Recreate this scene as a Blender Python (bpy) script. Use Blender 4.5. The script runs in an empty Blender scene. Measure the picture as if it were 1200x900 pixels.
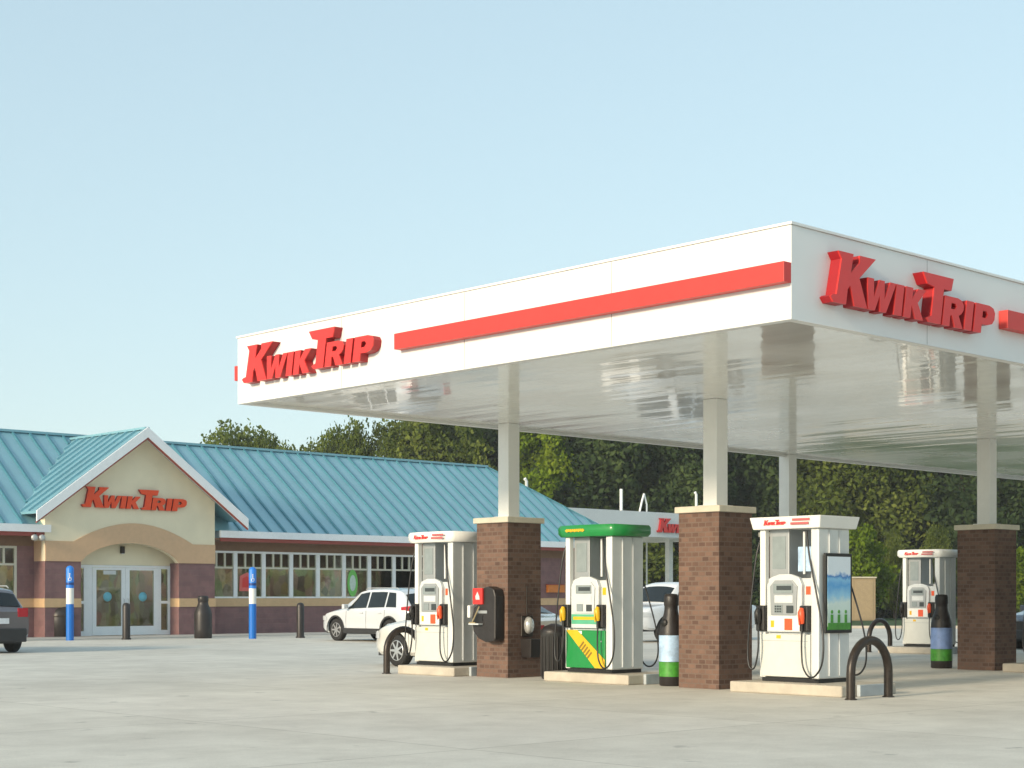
import bpy, bmesh, math, random
from mathutils import Vector, Matrix
from mathutils.geometry import tessellate_polygon
random.seed(7)
R_ = math.radians
SC = bpy.context.scene
COL = SC.collection

# ------------------------------------------------------------------ camera
EYE = 1.4
cam_d = bpy.data.cameras.new('camera')
cam = bpy.data.objects.new('camera', cam_d); COL.objects.link(cam); SC.camera = cam
cam.location = (0, 0, EYE); cam.rotation_euler = (R_(90), 0, 0)
cam_d.sensor_width = 36; cam_d.lens = 57.0; cam_d.shift_y = 250 / 1200
cam_d.clip_start = 0.1; cam_d.clip_end = 3000

# ------------------------------------------------------------------ light
SUN_EL, SUN_AZ = R_(16.5), R_(-137.0)        # azimuth clockwise from +Y
SUN_STRENGTH, SKY_STRENGTH, EXPOSURE = 1.7, 0.15, 1.42
w = bpy.data.worlds.new('World'); SC.world = w; w.use_nodes = True
nt = w.node_tree
sky = nt.nodes.new('ShaderNodeTexSky'); sky.sky_type = 'NISHITA'; sky.sun_disc = False
sky.sun_elevation = SUN_EL; sky.sun_rotation = SUN_AZ
sky.air_density = 1.0; sky.dust_density = 1.0; sky.ozone_density = 3.0; sky.altitude = 200
gm = nt.nodes.new('ShaderNodeGamma'); gm.inputs[1].default_value = 0.36; nt.links.new(sky.outputs[0], gm.inputs[0])
mu = nt.nodes.new('ShaderNodeMixRGB'); mu.blend_type = 'MULTIPLY'; mu.inputs[0].default_value = 1.0; mu.inputs[2].default_value = (1.28, 1.41, 1.35, 1)
nt.links.new(gm.outputs[0], mu.inputs[1]); nt.links.new(mu.outputs[0], nt.nodes['Background'].inputs[0])
nt.nodes['Background'].inputs[1].default_value = SKY_STRENGTH
sd = bpy.data.lights.new('sun', 'SUN'); sd.energy = SUN_STRENGTH; sd.angle = R_(10.0); sd.color = (1.0, 0.84, 0.62)
so = bpy.data.objects.new('sun', sd); COL.objects.link(so)
sdir = Vector((math.sin(SUN_AZ) * math.cos(SUN_EL), math.cos(SUN_AZ) * math.cos(SUN_EL), math.sin(SUN_EL)))
so.rotation_euler = sdir.to_track_quat('Z', 'Y').to_euler(); so.location = sdir * 50
SC.view_settings.view_transform = 'Standard'; SC.view_settings.look = 'None'
SC.view_settings.exposure = EXPOSURE; SC.view_settings.gamma = 1.0

# ------------------------------------------------------------------ site frame: x runs along the shop front, y away from the camera
TH = R_(43.3); OX, OY = 3.14, 24.6
CT, ST = math.cos(TH), math.sin(TH)
def S(r, l, z=0.0): return Vector((OX + CT * r - ST * l, OY + ST * r + CT * l, z))

# ------------------------------------------------------------------ materials
def lin(c):
    return tuple((v / 255.0 / 12.92) if v / 255.0 <= 0.04045 else ((v / 255.0 + 0.055) / 1.055) ** 2.4 for v in c)
MATS = {}
def mat(name, col, rough=0.6, metal=0.0, var=0.08, scale=6.0, bump=0.0, bscale=40.0, coat=0.0, spec=0.5):
    if name in MATS: return MATS[name]
    m = bpy.data.materials.new(name); m.use_nodes = True; MATS[name] = m
    n, l = m.node_tree.nodes, m.node_tree.links
    b = n['Principled BSDF']
    b.inputs['Roughness'].default_value = rough; b.inputs['Metallic'].default_value = metal
    b.inputs['Coat Weight'].default_value = coat; b.inputs['Coat Roughness'].default_value = 0.28 if 'seam' in name else 0.06
    b.inputs['Specular IOR Level'].default_value = spec
    tc = n.new('ShaderNodeTexCoord'); nz = n.new('ShaderNodeTexNoise')
    nz.inputs['Scale'].default_value = scale; nz.inputs['Detail'].default_value = 5; nz.inputs['Roughness'].default_value = 0.6
    l.new(tc.outputs['Object'], nz.inputs['Vector'])
    rp = n.new('ShaderNodeValToRGB'); cr = rp.color_ramp
    cr.elements[0].position = 0.3; cr.elements[1].position = 0.72
    cr.elements[0].color = (*[c * (1 - var) for c in col], 1); cr.elements[1].color = (*[min(1, c * (1 + var)) for c in col], 1)
    l.new(nz.outputs['Fac'], rp.inputs['Fac']); l.new(rp.outputs['Color'], b.inputs['Base Color'])
    if bump > 0:
        n2 = n.new('ShaderNodeTexNoise'); n2.inputs['Scale'].default_value = bscale; n2.inputs['Detail'].default_value = 4
        l.new(tc.outputs['Object'], n2.inputs['Vector'])
        bp = n.new('ShaderNodeBump'); bp.inputs['Strength'].default_value = bump; bp.inputs['Distance'].default_value = 0.02
        l.new(n2.outputs['Fac'], bp.inputs['Height']); l.new(bp.outputs['Normal'], b.inputs['Normal'])
    return m

def brick_mat(name, c1, c2, mortar, bw=0.2, rh=0.075, ms=0.009):
    m = bpy.data.materials.new(name); m.use_nodes = True; MATS[name] = m
    n, l = m.node_tree.nodes, m.node_tree.links; b = n['Principled BSDF']
    b.inputs['Roughness'].default_value = 0.85
    uv = n.new('ShaderNodeUVMap'); br = n.new('ShaderNodeTexBrick')
    br.inputs['Scale'].default_value = 1; br.inputs['Brick Width'].default_value = bw; br.inputs['Row Height'].default_value = rh
    br.inputs['Mortar Size'].default_value = ms; br.inputs['Mortar Smooth'].default_value = 0.2; br.inputs['Bias'].default_value = -0.1
    br.inputs['Color1'].default_value = (*c1, 1); br.inputs['Color2'].default_value = (*c2, 1); br.inputs['Mortar'].default_value = (*mortar, 1)
    l.new(uv.outputs['UV'], br.inputs['Vector'])
    nz = n.new('ShaderNodeTexNoise'); nz.inputs['Scale'].default_value = 3; nz.inputs['Detail'].default_value = 6
    l.new(uv.outputs['UV'], nz.inputs['Vector'])
    mx = n.new('ShaderNodeMixRGB'); mx.blend_type = 'MULTIPLY'; mx.inputs['Fac'].default_value = 0.4
    rp = n.new('ShaderNodeValToRGB'); rp.color_ramp.elements[0].color = (0.6, 0.6, 0.6, 1); rp.color_ramp.elements[1].color = (1.25, 1.2, 1.15, 1)
    rp.color_ramp.elements[0].position = 0.3; rp.color_ramp.elements[1].position = 0.7
    l.new(nz.outputs['Fac'], rp.inputs['Fac']); l.new(br.outputs['Color'], mx.inputs['Color1']); l.new(rp.outputs['Color'], mx.inputs['Color2'])
    l.new(mx.outputs['Color'], b.inputs['Base Color'])
    bp = n.new('ShaderNodeBump'); bp.inputs['Strength'].default_value = 0.5; bp.inputs['Distance'].default_value = 0.008; bp.invert = True
    l.new(br.outputs['Fac'], bp.inputs['Height']); l.new(bp.outputs['Normal'], b.inputs['Normal'])
    return m

def concrete_mat():
    m = bpy.data.materials.new('concrete_paving'); m.use_nodes = True
    n, l = m.node_tree.nodes, m.node_tree.links; b = n['Principled BSDF']; b.inputs['Roughness'].default_value = 0.8
    b.inputs['Specular IOR Level'].default_value = 0.3
    tc = n.new('ShaderNodeTexCoord')
    def noise(s, d=6, r=0.6, vec=None):
        x = n.new('ShaderNodeTexNoise'); x.inputs['Scale'].default_value = s; x.inputs['Detail'].default_value = d; x.inputs['Roughness'].default_value = r
        l.new(vec or tc.outputs['Object'], x.inputs['Vector']); return x
    def ramp(src, p0, c0, p1, c1):
        r = n.new('ShaderNodeValToRGB'); r.color_ramp.elements[0].position = p0; r.color_ramp.elements[1].position = p1
        r.color_ramp.elements[0].color = (*c0, 1); r.color_ramp.elements[1].color = (*c1, 1); l.new(src, r.inputs['Fac']); return r
    def mul(a, b_, f):
        x = n.new('ShaderNodeMixRGB'); x.blend_type = 'MULTIPLY'; x.inputs['Fac'].default_value = f
        l.new(a, x.inputs['Color1']); l.new(b_, x.inputs['Color2']); return x.outputs['Color']
    base = ramp(noise(0.18).outputs['Fac'], 0.3, (0.59, 0.555, 0.49), 0.7, (0.77, 0.73, 0.645)).outputs['Color']
    c = mul(base, ramp(noise(1.1, 8, 0.7).outputs['Fac'], 0.35, (0.84, 0.83, 0.82), 0.62, (1.05, 1.05, 1.05)).outputs['Color'], 0.8)
    c = mul(c, ramp(noise(45, 3).outputs['Fac'], 0.35, (0.9, 0.9, 0.9), 0.65, (1.06, 1.06, 1.06)).outputs['Color'], 0.8)
    # oil drips
    c = mul(c, ramp(noise(2.3, 3, 0.5).outputs['Fac'], 0.26, (0.5, 0.5, 0.5), 0.33, (1, 1, 1)).outputs['Color'], 0.6)
    # saw-cut joints, a 4.6 m grid along the site axes
    br = n.new('ShaderNodeTexBrick'); br.offset = 0; br.inputs['Scale'].default_value = 1
    br.inputs['Brick Width'].default_value = 4.6; br.inputs['Row Height'].default_value = 4.6; br.inputs['Mortar Size'].default_value = 0.012
    br.inputs['Mortar Smooth'].default_value = 0.3
    br.inputs['Color1'].default_value = (1, 1, 1, 1); br.inputs['Color2'].default_value = (0.93, 0.93, 0.92, 1); br.inputs['Mortar'].default_value = (0.5, 0.48, 0.45, 1)
    l.new(tc.outputs['Object'], br.inputs['Vector'])
    c = mul(c, br.outputs['Color'], 0.8)
    l.new(c, b.inputs['Base Color'])
    nb = noise(60, 4); bp = n.new('ShaderNodeBump'); bp.inputs['Strength'].default_value = 0.25; bp.inputs['Distance'].default_value = 0.004
    l.new(nb.outputs['Fac'], bp.inputs['Height']); l.new(bp.outputs['Normal'], b.inputs['Normal'])
    return m

def glass_mat(name, tint, dark=0.0, rough=0.02, clear=0.7):
    m = bpy.data.materials.new(name); m.use_nodes = True; MATS[name] = m
    n, l = m.node_tree.nodes, m.node_tree.links; n.remove(n['Principled BSDF'])
    tr = n.new('ShaderNodeBsdfTransparent'); tr.inputs[0].default_value = (*[t * clear for t in tint], 1)
    gl = n.new('ShaderNodeBsdfGlossy'); gl.inputs['Roughness'].default_value = rough; gl.inputs[0].default_value = (0.95, 0.97, 1, 1)
    fr = n.new('ShaderNodeFresnel'); fr.inputs[0].default_value = 1.6
    mx = n.new('ShaderNodeMixShader'); l.new(fr.outputs[0], mx.inputs[0]); l.new(tr.outputs[0], mx.inputs[1]); l.new(gl.outputs[0], mx.inputs[2])
    l.new(mx.outputs[0], n['Material Output'].inputs[0]); return m

def leaf_mat(name, c0, c1, c2):
    m = bpy.data.materials.new(name); m.use_nodes = True
    n, l = m.node_tree.nodes, m.node_tree.links; n.remove(n['Principled BSDF'])
    g = n.new('ShaderNodeNewGeometry'); rp = n.new('ShaderNodeValToRGB'); rp.color_ramp.elements.new(0.5)
    for e, p, c in zip(rp.color_ramp.elements, (0.0, 0.5, 1.0), (c0, c1, c2)): e.position = p; e.color = (*c, 1)
    tc = n.new('ShaderNodeTexCoord'); nz = n.new('ShaderNodeTexNoise'); nz.inputs['Scale'].default_value = 0.35; nz.inputs['Detail'].default_value = 3
    l.new(tc.outputs['Object'], nz.inputs['Vector'])
    ma = n.new('ShaderNodeMath'); ma.operation = 'MULTIPLY_ADD'; ma.inputs[1].default_value = 0.25; l.new(g.outputs['Random Per Island'], ma.inputs[0])
    m2 = n.new('ShaderNodeMath'); m2.operation = 'MULTIPLY_ADD'; m2.inputs[1].default_value = 2.2; m2.inputs[2].default_value = -0.75
    l.new(nz.outputs['Fac'], m2.inputs[0]); l.new(m2.outputs[0], ma.inputs[2]); l.new(ma.outputs[0], rp.inputs['Fac'])
    d = n.new('ShaderNodeBsdfDiffuse'); t = n.new('ShaderNodeBsdfTranslucent'); mx = n.new('ShaderNodeMixShader'); mx.inputs[0].default_value = 0.42
    l.new(rp.outputs['Color'], d.inputs[0]); l.new(rp.outputs['Color'], t.inputs[0])
    l.new(d.outputs[0], mx.inputs[1]); l.new(t.outputs[0], mx.inputs[2]); l.new(mx.outputs[0], n['Material Output'].inputs[0]); return m

M_conc = concrete_mat()
M_kerb = mat('island_concrete', (0.50, 0.45, 0.37), 0.8, var=0.15, scale=3, bump=0.2)
M_islend = mat('island_end_blue_grey', (0.42, 0.46, 0.48), 0.6, var=0.12)
M_grass = mat('mown_grass', (0.035, 0.075, 0.015), 0.95, var=0.45, scale=1.5, bump=0.6, bscale=30)
M_white = mat('white_metal', (0.80, 0.80, 0.77), 0.4, var=0.03, scale=1.2)
M_fascia = mat('white_fascia_panel', (0.78, 0.78, 0.76), 0.45, var=0.035, scale=0.7)
M_pole = mat('pole_white_paint', (0.86, 0.86, 0.83), 0.4, var=0.05, scale=2)
M_cap = mat('precast_cap', (0.66, 0.60, 0.48), 0.8, var=0.08, bump=0.1)
M_red = mat('sign_red_face', (0.70, 0.035, 0.03), 0.4, var=0.04)
M_redside = mat('sign_red_return', (0.36, 0.006, 0.012), 0.5, var=0.05)
M_stripe = mat('red_stripe_paint', (0.62, 0.045, 0.035), 0.45, var=0.06)
M_orange = mat('sign_orange_red_face', (0.88, 0.075, 0.01), 0.4, var=0.05)
M_brick = brick_mat('column_brick', (0.185, 0.108, 0.078), (0.088, 0.048, 0.036), (0.165, 0.115, 0.09), 0.135, 0.075, 0.010)
M_wallbrick = brick_mat('store_brick', (0.25, 0.135, 0.135), (0.215, 0.12, 0.122), (0.24, 0.145, 0.138), 0.4, 0.2, 0.01)
M_tan = mat('tan_stucco', (0.64, 0.43, 0.24), 0.85, var=0.06, bump=0.1)
M_peach = mat('peach_stucco', (0.66, 0.43, 0.26), 0.85, var=0.05, bump=0.1)
M_cream = mat('cream_stucco', (0.84, 0.75, 0.55), 0.88, var=0.05, scale=1.5, bump=0.1)
M_brown = mat('brown_stucco', (0.23, 0.14, 0.09), 0.85, var=0.08)
M_roof = mat('teal_standing_seam', (0.22, 0.44, 0.51), 0.42, metal=0.1, var=0.08, scale=0.8, coat=0.9)
M_roofrib = MATS['teal_standing_seam']
M_trim = mat('white_trim', (0.86, 0.88, 0.90), 0.5, var=0.03)
M_redtrim = mat('dark_red_trim', (0.30, 0.06, 0.045), 0.6, var=0.08)
M_alu = mat('white_aluminium_frame', (0.85, 0.87, 0.88), 0.4, var=0.03)
M_beigeframe = mat('cream_window_frame', (0.62, 0.60, 0.50), 0.5, var=0.05)
M_glass = glass_mat('window_glass', (0.75, 0.8, 0.72), clear=0.75)
M_carglass = mat('car_glass', (0.012, 0.016, 0.018), 0.05, var=0.05, spec=0.4)
M_black = mat('black_rubber', (0.012, 0.012, 0.012), 0.5, var=0.2)
M_hose = mat('black_hose', (0.015, 0.015, 0.016), 0.35, var=0.2)
M_dark = mat('dark_brown_plastic', (0.022, 0.018, 0.017), 0.45, var=0.2, bump=0.1)
M_bronze = mat('dark_bronze_steel', (0.035, 0.026, 0.02), 0.38, metal=0.3, var=0.2)
M_pgrey = mat('dispenser_grey', (0.36, 0.38, 0.39), 0.4, metal=0.3, var=0.05)
M_plight = mat('dispenser_light_panel', (0.60, 0.63, 0.64), 0.35, var=0.04)
M_pcream = mat('dispenser_cream_panel', (0.63, 0.635, 0.59), 0.4, var=0.04)
M_pside = mat('dispenser_side_metal', (0.70, 0.72, 0.71), 0.38, metal=0.15, var=0.06, scale=2)
M_pinner = mat('dispenser_recess', (0.20, 0.21, 0.21), 0.5, var=0.1)
M_green = mat('dispenser_green', (0.008, 0.24, 0.05), 0.35, var=0.06, coat=0.3)
M_yellow = mat('nozzle_yellow', (0.75, 0.45, 0.01), 0.4, var=0.06)
M_nozred = mat('nozzle_orange_red', (0.80, 0.10, 0.03), 0.4, var=0.05)
M_screen = mat('display_glass', (0.25, 0.29, 0.30), 0.15, var=0.1)
M_lcd = mat('display_dark', (0.05, 0.06, 0.065), 0.15, var=0.1)
M_blue = mat('blue_bollard_sleeve', (0.005, 0.15, 0.55), 0.4, var=0.05)
M_blue2 = mat('light_blue_print', (0.10, 0.30, 0.72), 0.4, var=0.15)
M_skyprint = mat('pale_blue_print', (0.42, 0.58, 0.78), 0.4, var=0.25, scale=9)
M_mint = mat('pale_mint_print', (0.55, 0.68, 0.60), 0.4, var=0.15, scale=9)
M_greenprint = mat('green_print', (0.06, 0.28, 0.03), 0.4, var=0.3, scale=12)
M_tyre = mat('tyre_rubber', (0.015, 0.015, 0.015), 0.8, var=0.15)
M_rim = mat('alloy_rim', (0.55, 0.56, 0.57), 0.3, metal=0.7, var=0.05)
M_tail = mat('tail_lamp_red', (0.45, 0.008, 0.02), 0.15, var=0.1, coat=0.5)
M_lamp = mat('headlamp_lens', (0.65, 0.67, 0.68), 0.1, var=0.05, coat=0.6)
M_plastic = mat('dark_bumper_plastic', (0.025, 0.026, 0.028), 0.6, var=0.1)
M_plate = mat('number_plate', (0.7, 0.72, 0.75), 0.4, var=0.1, scale=20)
M_bark = mat('bark', (0.07, 0.05, 0.035), 0.9, var=0.3, bump=0.5, bscale=12)
M_boxbeige = mat('tan_enclosure', (0.36, 0.27, 0.16), 0.8, var=0.06)
M_steel = mat('galvanised_steel', (0.6, 0.6, 0.58), 0.4, metal=0.5, var=0.08)

def ceiling_mat():
    m = bpy.data.materials.new('glossy_deck_soffit'); m.use_nodes = True
    n, l = m.node_tree.nodes, m.node_tree.links; b = n['Principled BSDF']
    b.inputs['Base Color'].default_value = (0.88, 0.865, 0.82, 1); b.inputs['Roughness'].default_value = 0.12
    b.inputs['Specular IOR Level'].default_value = 0.7; b.inputs['Coat Weight'].default_value = 0.6; b.inputs['Coat Roughness'].default_value = 0.03
    tc = n.new('ShaderNodeTexCoord'); mp = n.new('ShaderNodeMapping'); mp.inputs['Scale'].default_value = (2.5, 0.35, 1)
    l.new(tc.outputs['Object'], mp.inputs['Vector'])
    nz = n.new('ShaderNodeTexNoise'); nz.inputs['Scale'].default_value = 0.7; nz.inputs['Detail'].default_value = 1.5; l.new(mp.outputs[0], nz.inputs['Vector'])
    n3 = n.new('ShaderNodeTexNoise'); n3.inputs['Scale'].default_value = 0.5; n3.inputs['Detail'].default_value = 4; l.new(tc.outputs['Object'], n3.inputs['Vector'])
    mr = n.new('ShaderNodeMapRange'); mr.inputs[1].default_value = 0.35; mr.inputs[2].default_value = 0.65; mr.inputs[3].default_value = 0.05; mr.inputs[4].default_value = 0.24
    l.new(n3.outputs['Fac'], mr.inputs[0]); l.new(mr.outputs[0], b.inputs['Roughness'])
    sx = n.new('ShaderNodeSeparateXYZ'); l.new(tc.outputs['Object'], sx.inputs[0])
    md = n.new('ShaderNodeMath'); md.operation = 'PINGPONG'; md.inputs[1].default_value = 0.2; l.new(sx.outputs[0], md.inputs[0])
    lt = n.new('ShaderNodeMath'); lt.operation = 'LESS_THAN'; lt.inputs[1].default_value = 0.006; l.new(md.outputs[0], lt.inputs[0])
    ad = n.new('ShaderNodeMath'); ad.operation = 'MULTIPLY_ADD'; ad.inputs[1].default_value = -0.5; l.new(lt.outputs[0], ad.inputs[0]); l.new(nz.outputs['Fac'], ad.inputs[2])
    bp = n.new('ShaderNodeBump'); bp.inputs['Strength'].default_value = 0.4; bp.inputs['Distance'].default_value = 0.02
    l.new(ad.outputs[0], bp.inputs['Height']); l.new(bp.outputs['Normal'], b.inputs['Normal']); l.new(bp.outputs['Normal'], b.inputs['Coat Normal'])
    return m
M_soffit = ceiling_mat()

# ------------------------------------------------------------------ mesh building
class MB:
    def __init__(s): s.v = []; s.f = []; s.sm = []
    def add(s, vs, fs, smooth=False):
        k = len(s.v); s.v += [tuple(v) for v in vs]; s.f += [[i + k for i in f] for f in fs]; s.sm += [smooth] * len(fs); return s
    def box(s, x0, x1, y0, y1, z0, z1):
        if x0 > x1: x0, x1 = x1, x0
        if y0 > y1: y0, y1 = y1, y0
        vs = [(x0, y0, z0), (x1, y0, z0), (x1, y1, z0), (x0, y1, z0), (x0, y0, z1), (x1, y0, z1), (x1, y1, z1), (x0, y1, z1)]
        return s.add(vs, [(0, 3, 2, 1), (4, 5, 6, 7), (0, 1, 5, 4), (1, 2, 6, 5), (2, 3, 7, 6), (3, 0, 4, 7)])
    def hexa(s, vs): return s.add(vs, [(0, 3, 2, 1), (4, 5, 6, 7), (0, 1, 5, 4), (1, 2, 6, 5), (2, 3, 7, 6), (3, 0, 4, 7)])
    def tube(s, pts, rad, n=8, caps=True):
        pts = [Vector(p) for p in pts]; rs = rad if isinstance(rad, (list, tuple)) else [rad] * len(pts)
        vs = []; fs = []; prev = None
        for i, p in enumerate(pts):
            t = (pts[min(i + 1, len(pts) - 1)] - pts[max(i - 1, 0)]).normalized()
            if prev is None: a = t.cross(Vector((0, 0, 1)) if abs(t.z) < 0.9 else Vector((1, 0, 0))).normalized()
            else: a = (prev - t * prev.dot(t)).normalized()
            prev = a; b = t.cross(a)
            for k in range(n):
                an = 2 * math.pi * k / n; vs.append(p + (a * math.cos(an) + b * math.sin(an)) * rs[i])
        for i in range(len(pts) - 1):
            for k in range(n):
                k2 = (k + 1) % n; fs.append((i * n + k, i * n + k2, (i + 1) * n + k2, (i + 1) * n + k))
        s.add(vs, fs, True)
        if caps:
            s.add(vs[:n], [tuple(range(n))[::-1]]); s.add(vs[-n:], [tuple(range(n))])
        return s
    def lathe(s, prof, c=(0, 0, 0), n=20, sx=1.0, sy=1.0, axis='z'):
        vs = []; fs = []
        for r, z in prof:
            for k in range(n):
                a = 2 * math.pi * k / n; x, y = r * math.cos(a) * sx, r * math.sin(a) * sy
                if axis == 'z': vs.append((c[0] + x, c[1] + y, c[2] + z))
                elif axis == 'y': vs.append((c[0] + x, c[1] + z, c[2] + y))
                else: vs.append((c[0] + z, c[1] + x, c[2] + y))
        for i in range(len(prof) - 1):
            for k in range(n):
                k2 = (k + 1) % n; fs.append((i * n + k, i * n + k2, (i + 1) * n + k2, (i + 1) * n + k))
        s.add(vs, fs, True); s.add(vs[:n], [tuple(range(n))[::-1]]); s.add(vs[-n:], [tuple(range(n))]); return s
    def prism(s, loops, y0, y1, side=True, front=True):
        # polygons in the local x-z plane (first outline, then holes), from y0 (front) to y1 (back)
        L3 = [[Vector((x, z, 0)) for x, z in lp] for lp in loops]; tris = tessellate_polygon(L3)
        flat = [p for lp in loops for p in lp]; N = len(flat)
        if front: s.add([(x, y0, z) for x, z in flat] + [(x, y1, z) for x, z in flat], [tuple(t) for t in tris] + [tuple(i + N for i in t[::-1]) for t in tris])
        if side:
            for lp in loops:
                m = len(lp); vs = [(x, y0, z) for x, z in lp] + [(x, y1, z) for x, z in lp]
                s.add(vs, [(i, (i + 1) % m, m + (i + 1) % m, m + i) for i in range(m)])
        return s
    def build(s, name, m, parent=None, loc=(0, 0, 0), rz=0.0, bevel=0.0, fix=True):
        me = bpy.data.meshes.new(name); me.from_pydata(s.v, [], s.f); me.update()
        if fix:
            bm = bmesh.new(); bm.from_mesh(me); bmesh.ops.remove_doubles(bm, verts=bm.verts, dist=1e-5) if bevel else None
            bmesh.ops.recalc_face_normals(bm, faces=bm.faces)
            uvl = bm.loops.layers.uv.new('UVMap')
            for f in bm.faces:
                nn = f.normal; ax = max(range(3), key=lambda i: abs(nn[i]))
                for lp in f.loops:
                    c = lp.vert.co; lp[uvl].uv = (c.y, c.z) if ax == 0 else ((c.x, c.z) if ax == 1 else (c.x, c.y))
            bm.to_mesh(me); bm.free()
        if len(me.polygons) == len(s.sm) and any(s.sm): me.polygons.foreach_set('use_smooth', s.sm)
        me.materials.append(m)
        o = bpy.data.objects.new(name, me); COL.objects.link(o); o.location = loc; o.rotation_euler = (0, 0, rz)
        if parent is not None: o.parent = parent
        if bevel:
            b = o.modifiers.new('bevel', 'BEVEL'); b.width = bevel; b.segments = 2; b.limit_method = 'ANGLE'; b.angle_limit = R_(35)
        return o

def tag(o, label=None, cat=None, group=None, kind=None):
    if label: o['label'] = label
    if cat: o['category'] = cat
    if group: o['group'] = group
    if kind: o['kind'] = kind
    return o
def thing(name, label, cat, loc=(0, 0, 0), rz=0.0, group=None):
    o = bpy.data.objects.new(name, None); COL.objects.link(o); o.location = loc; o.rotation_euler = (0, 0, rz)
    return tag(o, label, cat, group)
def site(name, label, cat, r, l, z=0.0, turn=0.0, group=None): return thing(name, label, cat, S(r, l, z), TH + turn, group)
def copy_tree(o, parent=None):
    c = o.copy(); COL.objects.link(c); c.parent = parent
    for ch in list(o.children): copy_tree(ch, c)
    return c
def box1(name, m, parent, *a, bevel=0.0): return MB().box(*a).build(name, m, parent, bevel=bevel)

# ------------------------------------------------------------------ ground
g = MB().add([(-1500, -600, 0), (1500, -600, 0), (1500, 2500, 0), (-1500, 2500, 0)], [(0, 1, 2, 3)])
tag(g.build('grass_ground', M_grass, loc=(0, 0, -0.03)), kind='structure')
lotw = [(-90, -40), (90, -40), (90, 73), (15, 73), (14, 104), (-90, 104)]
lv = []
for x, y in lotw:
    dx, dy = x - OX, y - OY; lv.append((dx * CT + dy * ST, -dx * ST + dy * CT, 0))
tag(MB().add(lv, [tuple(range(6))]).build('forecourt_pavement', M_conc, loc=S(0, 0, 0.0), rz=TH), kind='structure')
# kerb between the paving and the grass
kb = MB().box(15, 90, 73, 73.15, -0.02, 0.12); kb.box(14.0, 14.15, 73.2, 104, -0.02, 0.12)
tag(kb.build('kerb', M_kerb), kind='structure')
wk = MB().box(-12, 38.6, 33.0, 35.8, -0.02, 0.035)
tag(wk.build('store_walkway', mat('walkway_concrete', (0.46, 0.45, 0.42), 0.8, var=0.1, scale=1.5, bump=0.2), loc=S(0, 0, 0), rz=TH), kind='structure')

# ------------------------------------------------------------------ lettering (two capitals big, the rest small, leaning right)
def sh(pts, x0, w_, h_, y0=0.0, k=0.16):
    return [(x0 + x * w_ + (y0 + z * h_) * k, y0 + z * h_) for x, z in pts]
gK = [(0.0, 0.0), (-0.10, 0.10), (-0.05, 0.14), (0.06, 0.16), (0.10, 0.86), (-0.02, 1.0), (0.42, 1.0), (0.40, 0.62), (0.62, 0.86), (0.60, 1.0), (1.08, 1.0), (0.66, 0.56), (0.98, 0.0), (0.60, 0.0), (0.42, 0.38), (0.36, 0.30), (0.36, 0.0)]
gk = [(0, 0), (0, 1), (0.36, 1), (0.36, 0.62), (0.62, 1), (1.02, 1), (0.66, 0.54), (1.02, 0), (0.62, 0), (0.36, 0.42), (0.36, 0)]
gW = [(0.12, 0), (0.0, 1), (0.22, 1), (0.28, 0.42), (0.42, 1), (0.60, 1), (0.66, 0.42), (0.80, 1), (1.02, 1), (0.76, 0), (0.54, 0), (0.48, 0.5), (0.36, 0)]
gI = [(0, 0), (0, 1), (1, 1), (1, 0)]
gT = [(0.30, 0.0), (0.20, 0.08), (0.36, 0.14), (0.36, 0.74), (0.12, 0.78), (-0.06, 1.0), (1.0, 1.0), (0.96, 0.74), (0.70, 0.74), (0.70, 0.0)]
gR = [(0, 0), (0, 1), (0.66, 1), (0.88, 0.94), (1.0, 0.78), (1.0, 0.62), (0.90, 0.48), (0.78, 0.42), (1.04, 0), (0.64, 0), (0.44, 0.38), (0.36, 0.38), (0.36, 0)]
gRh = [(0.36, 0.60), (0.36, 0.80), (0.56, 0.80), (0.64, 0.70), (0.56, 0.60)]
gP = [(0, 0), (0, 1), (0.68, 1), (0.90, 0.93), (1.0, 0.78), (1.0, 0.54), (0.90, 0.38), (0.68, 0.31), (0.38, 0.31), (0.38, 0)]
gPh = [(0.38, 0.54), (0.38, 0.78), (0.56, 0.78), (0.64, 0.66), (0.56, 0.54)]
def letter_loops():
    b = 0.0; hs = 0.62
    return [[sh(gK, 0.10, 1.0, 1.0)], [sh(gW, 1.0, 0.85, hs)], [sh(gI, 1.88, 0.24, hs)], [sh(gk, 2.18, 0.62, hs)],
            [sh(gT, 2.72, 0.95, 1.0)], [sh(gR, 3.44, 0.66, hs), sh(gRh, 3.44, 0.66, hs)], [sh(gI, 4.18, 0.25, hs)],
            [sh(gP, 4.50, 0.70, hs), sh(gPh, 4.50, 0.70, hs)]]
def add_letters(parent, width, height, depth, m_face, m_side, drop=0.0):
    sx = width / 5.4
    for i, loops in enumerate(letter_loops()):
        lp = [[(x * sx, z * height + (drop * height if i >= 4 else 0)) for x, z in q] for q in loops]
        f = MB().prism(lp, -depth, -depth + 0.02).build('letter', m_face, parent)
        MB().prism(lp, -depth + 0.021, 0.0).build('letter_return', m_side, f)
def flat_letters(mb, x0, z0, width, height, y0, y1):
    sx = width / 5.4
    for loops in letter_loops(): mb.prism([[(x0 + x * sx, z0 + z * height) for x, z in q] for q in loops], y0, y1)
    return mb

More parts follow.
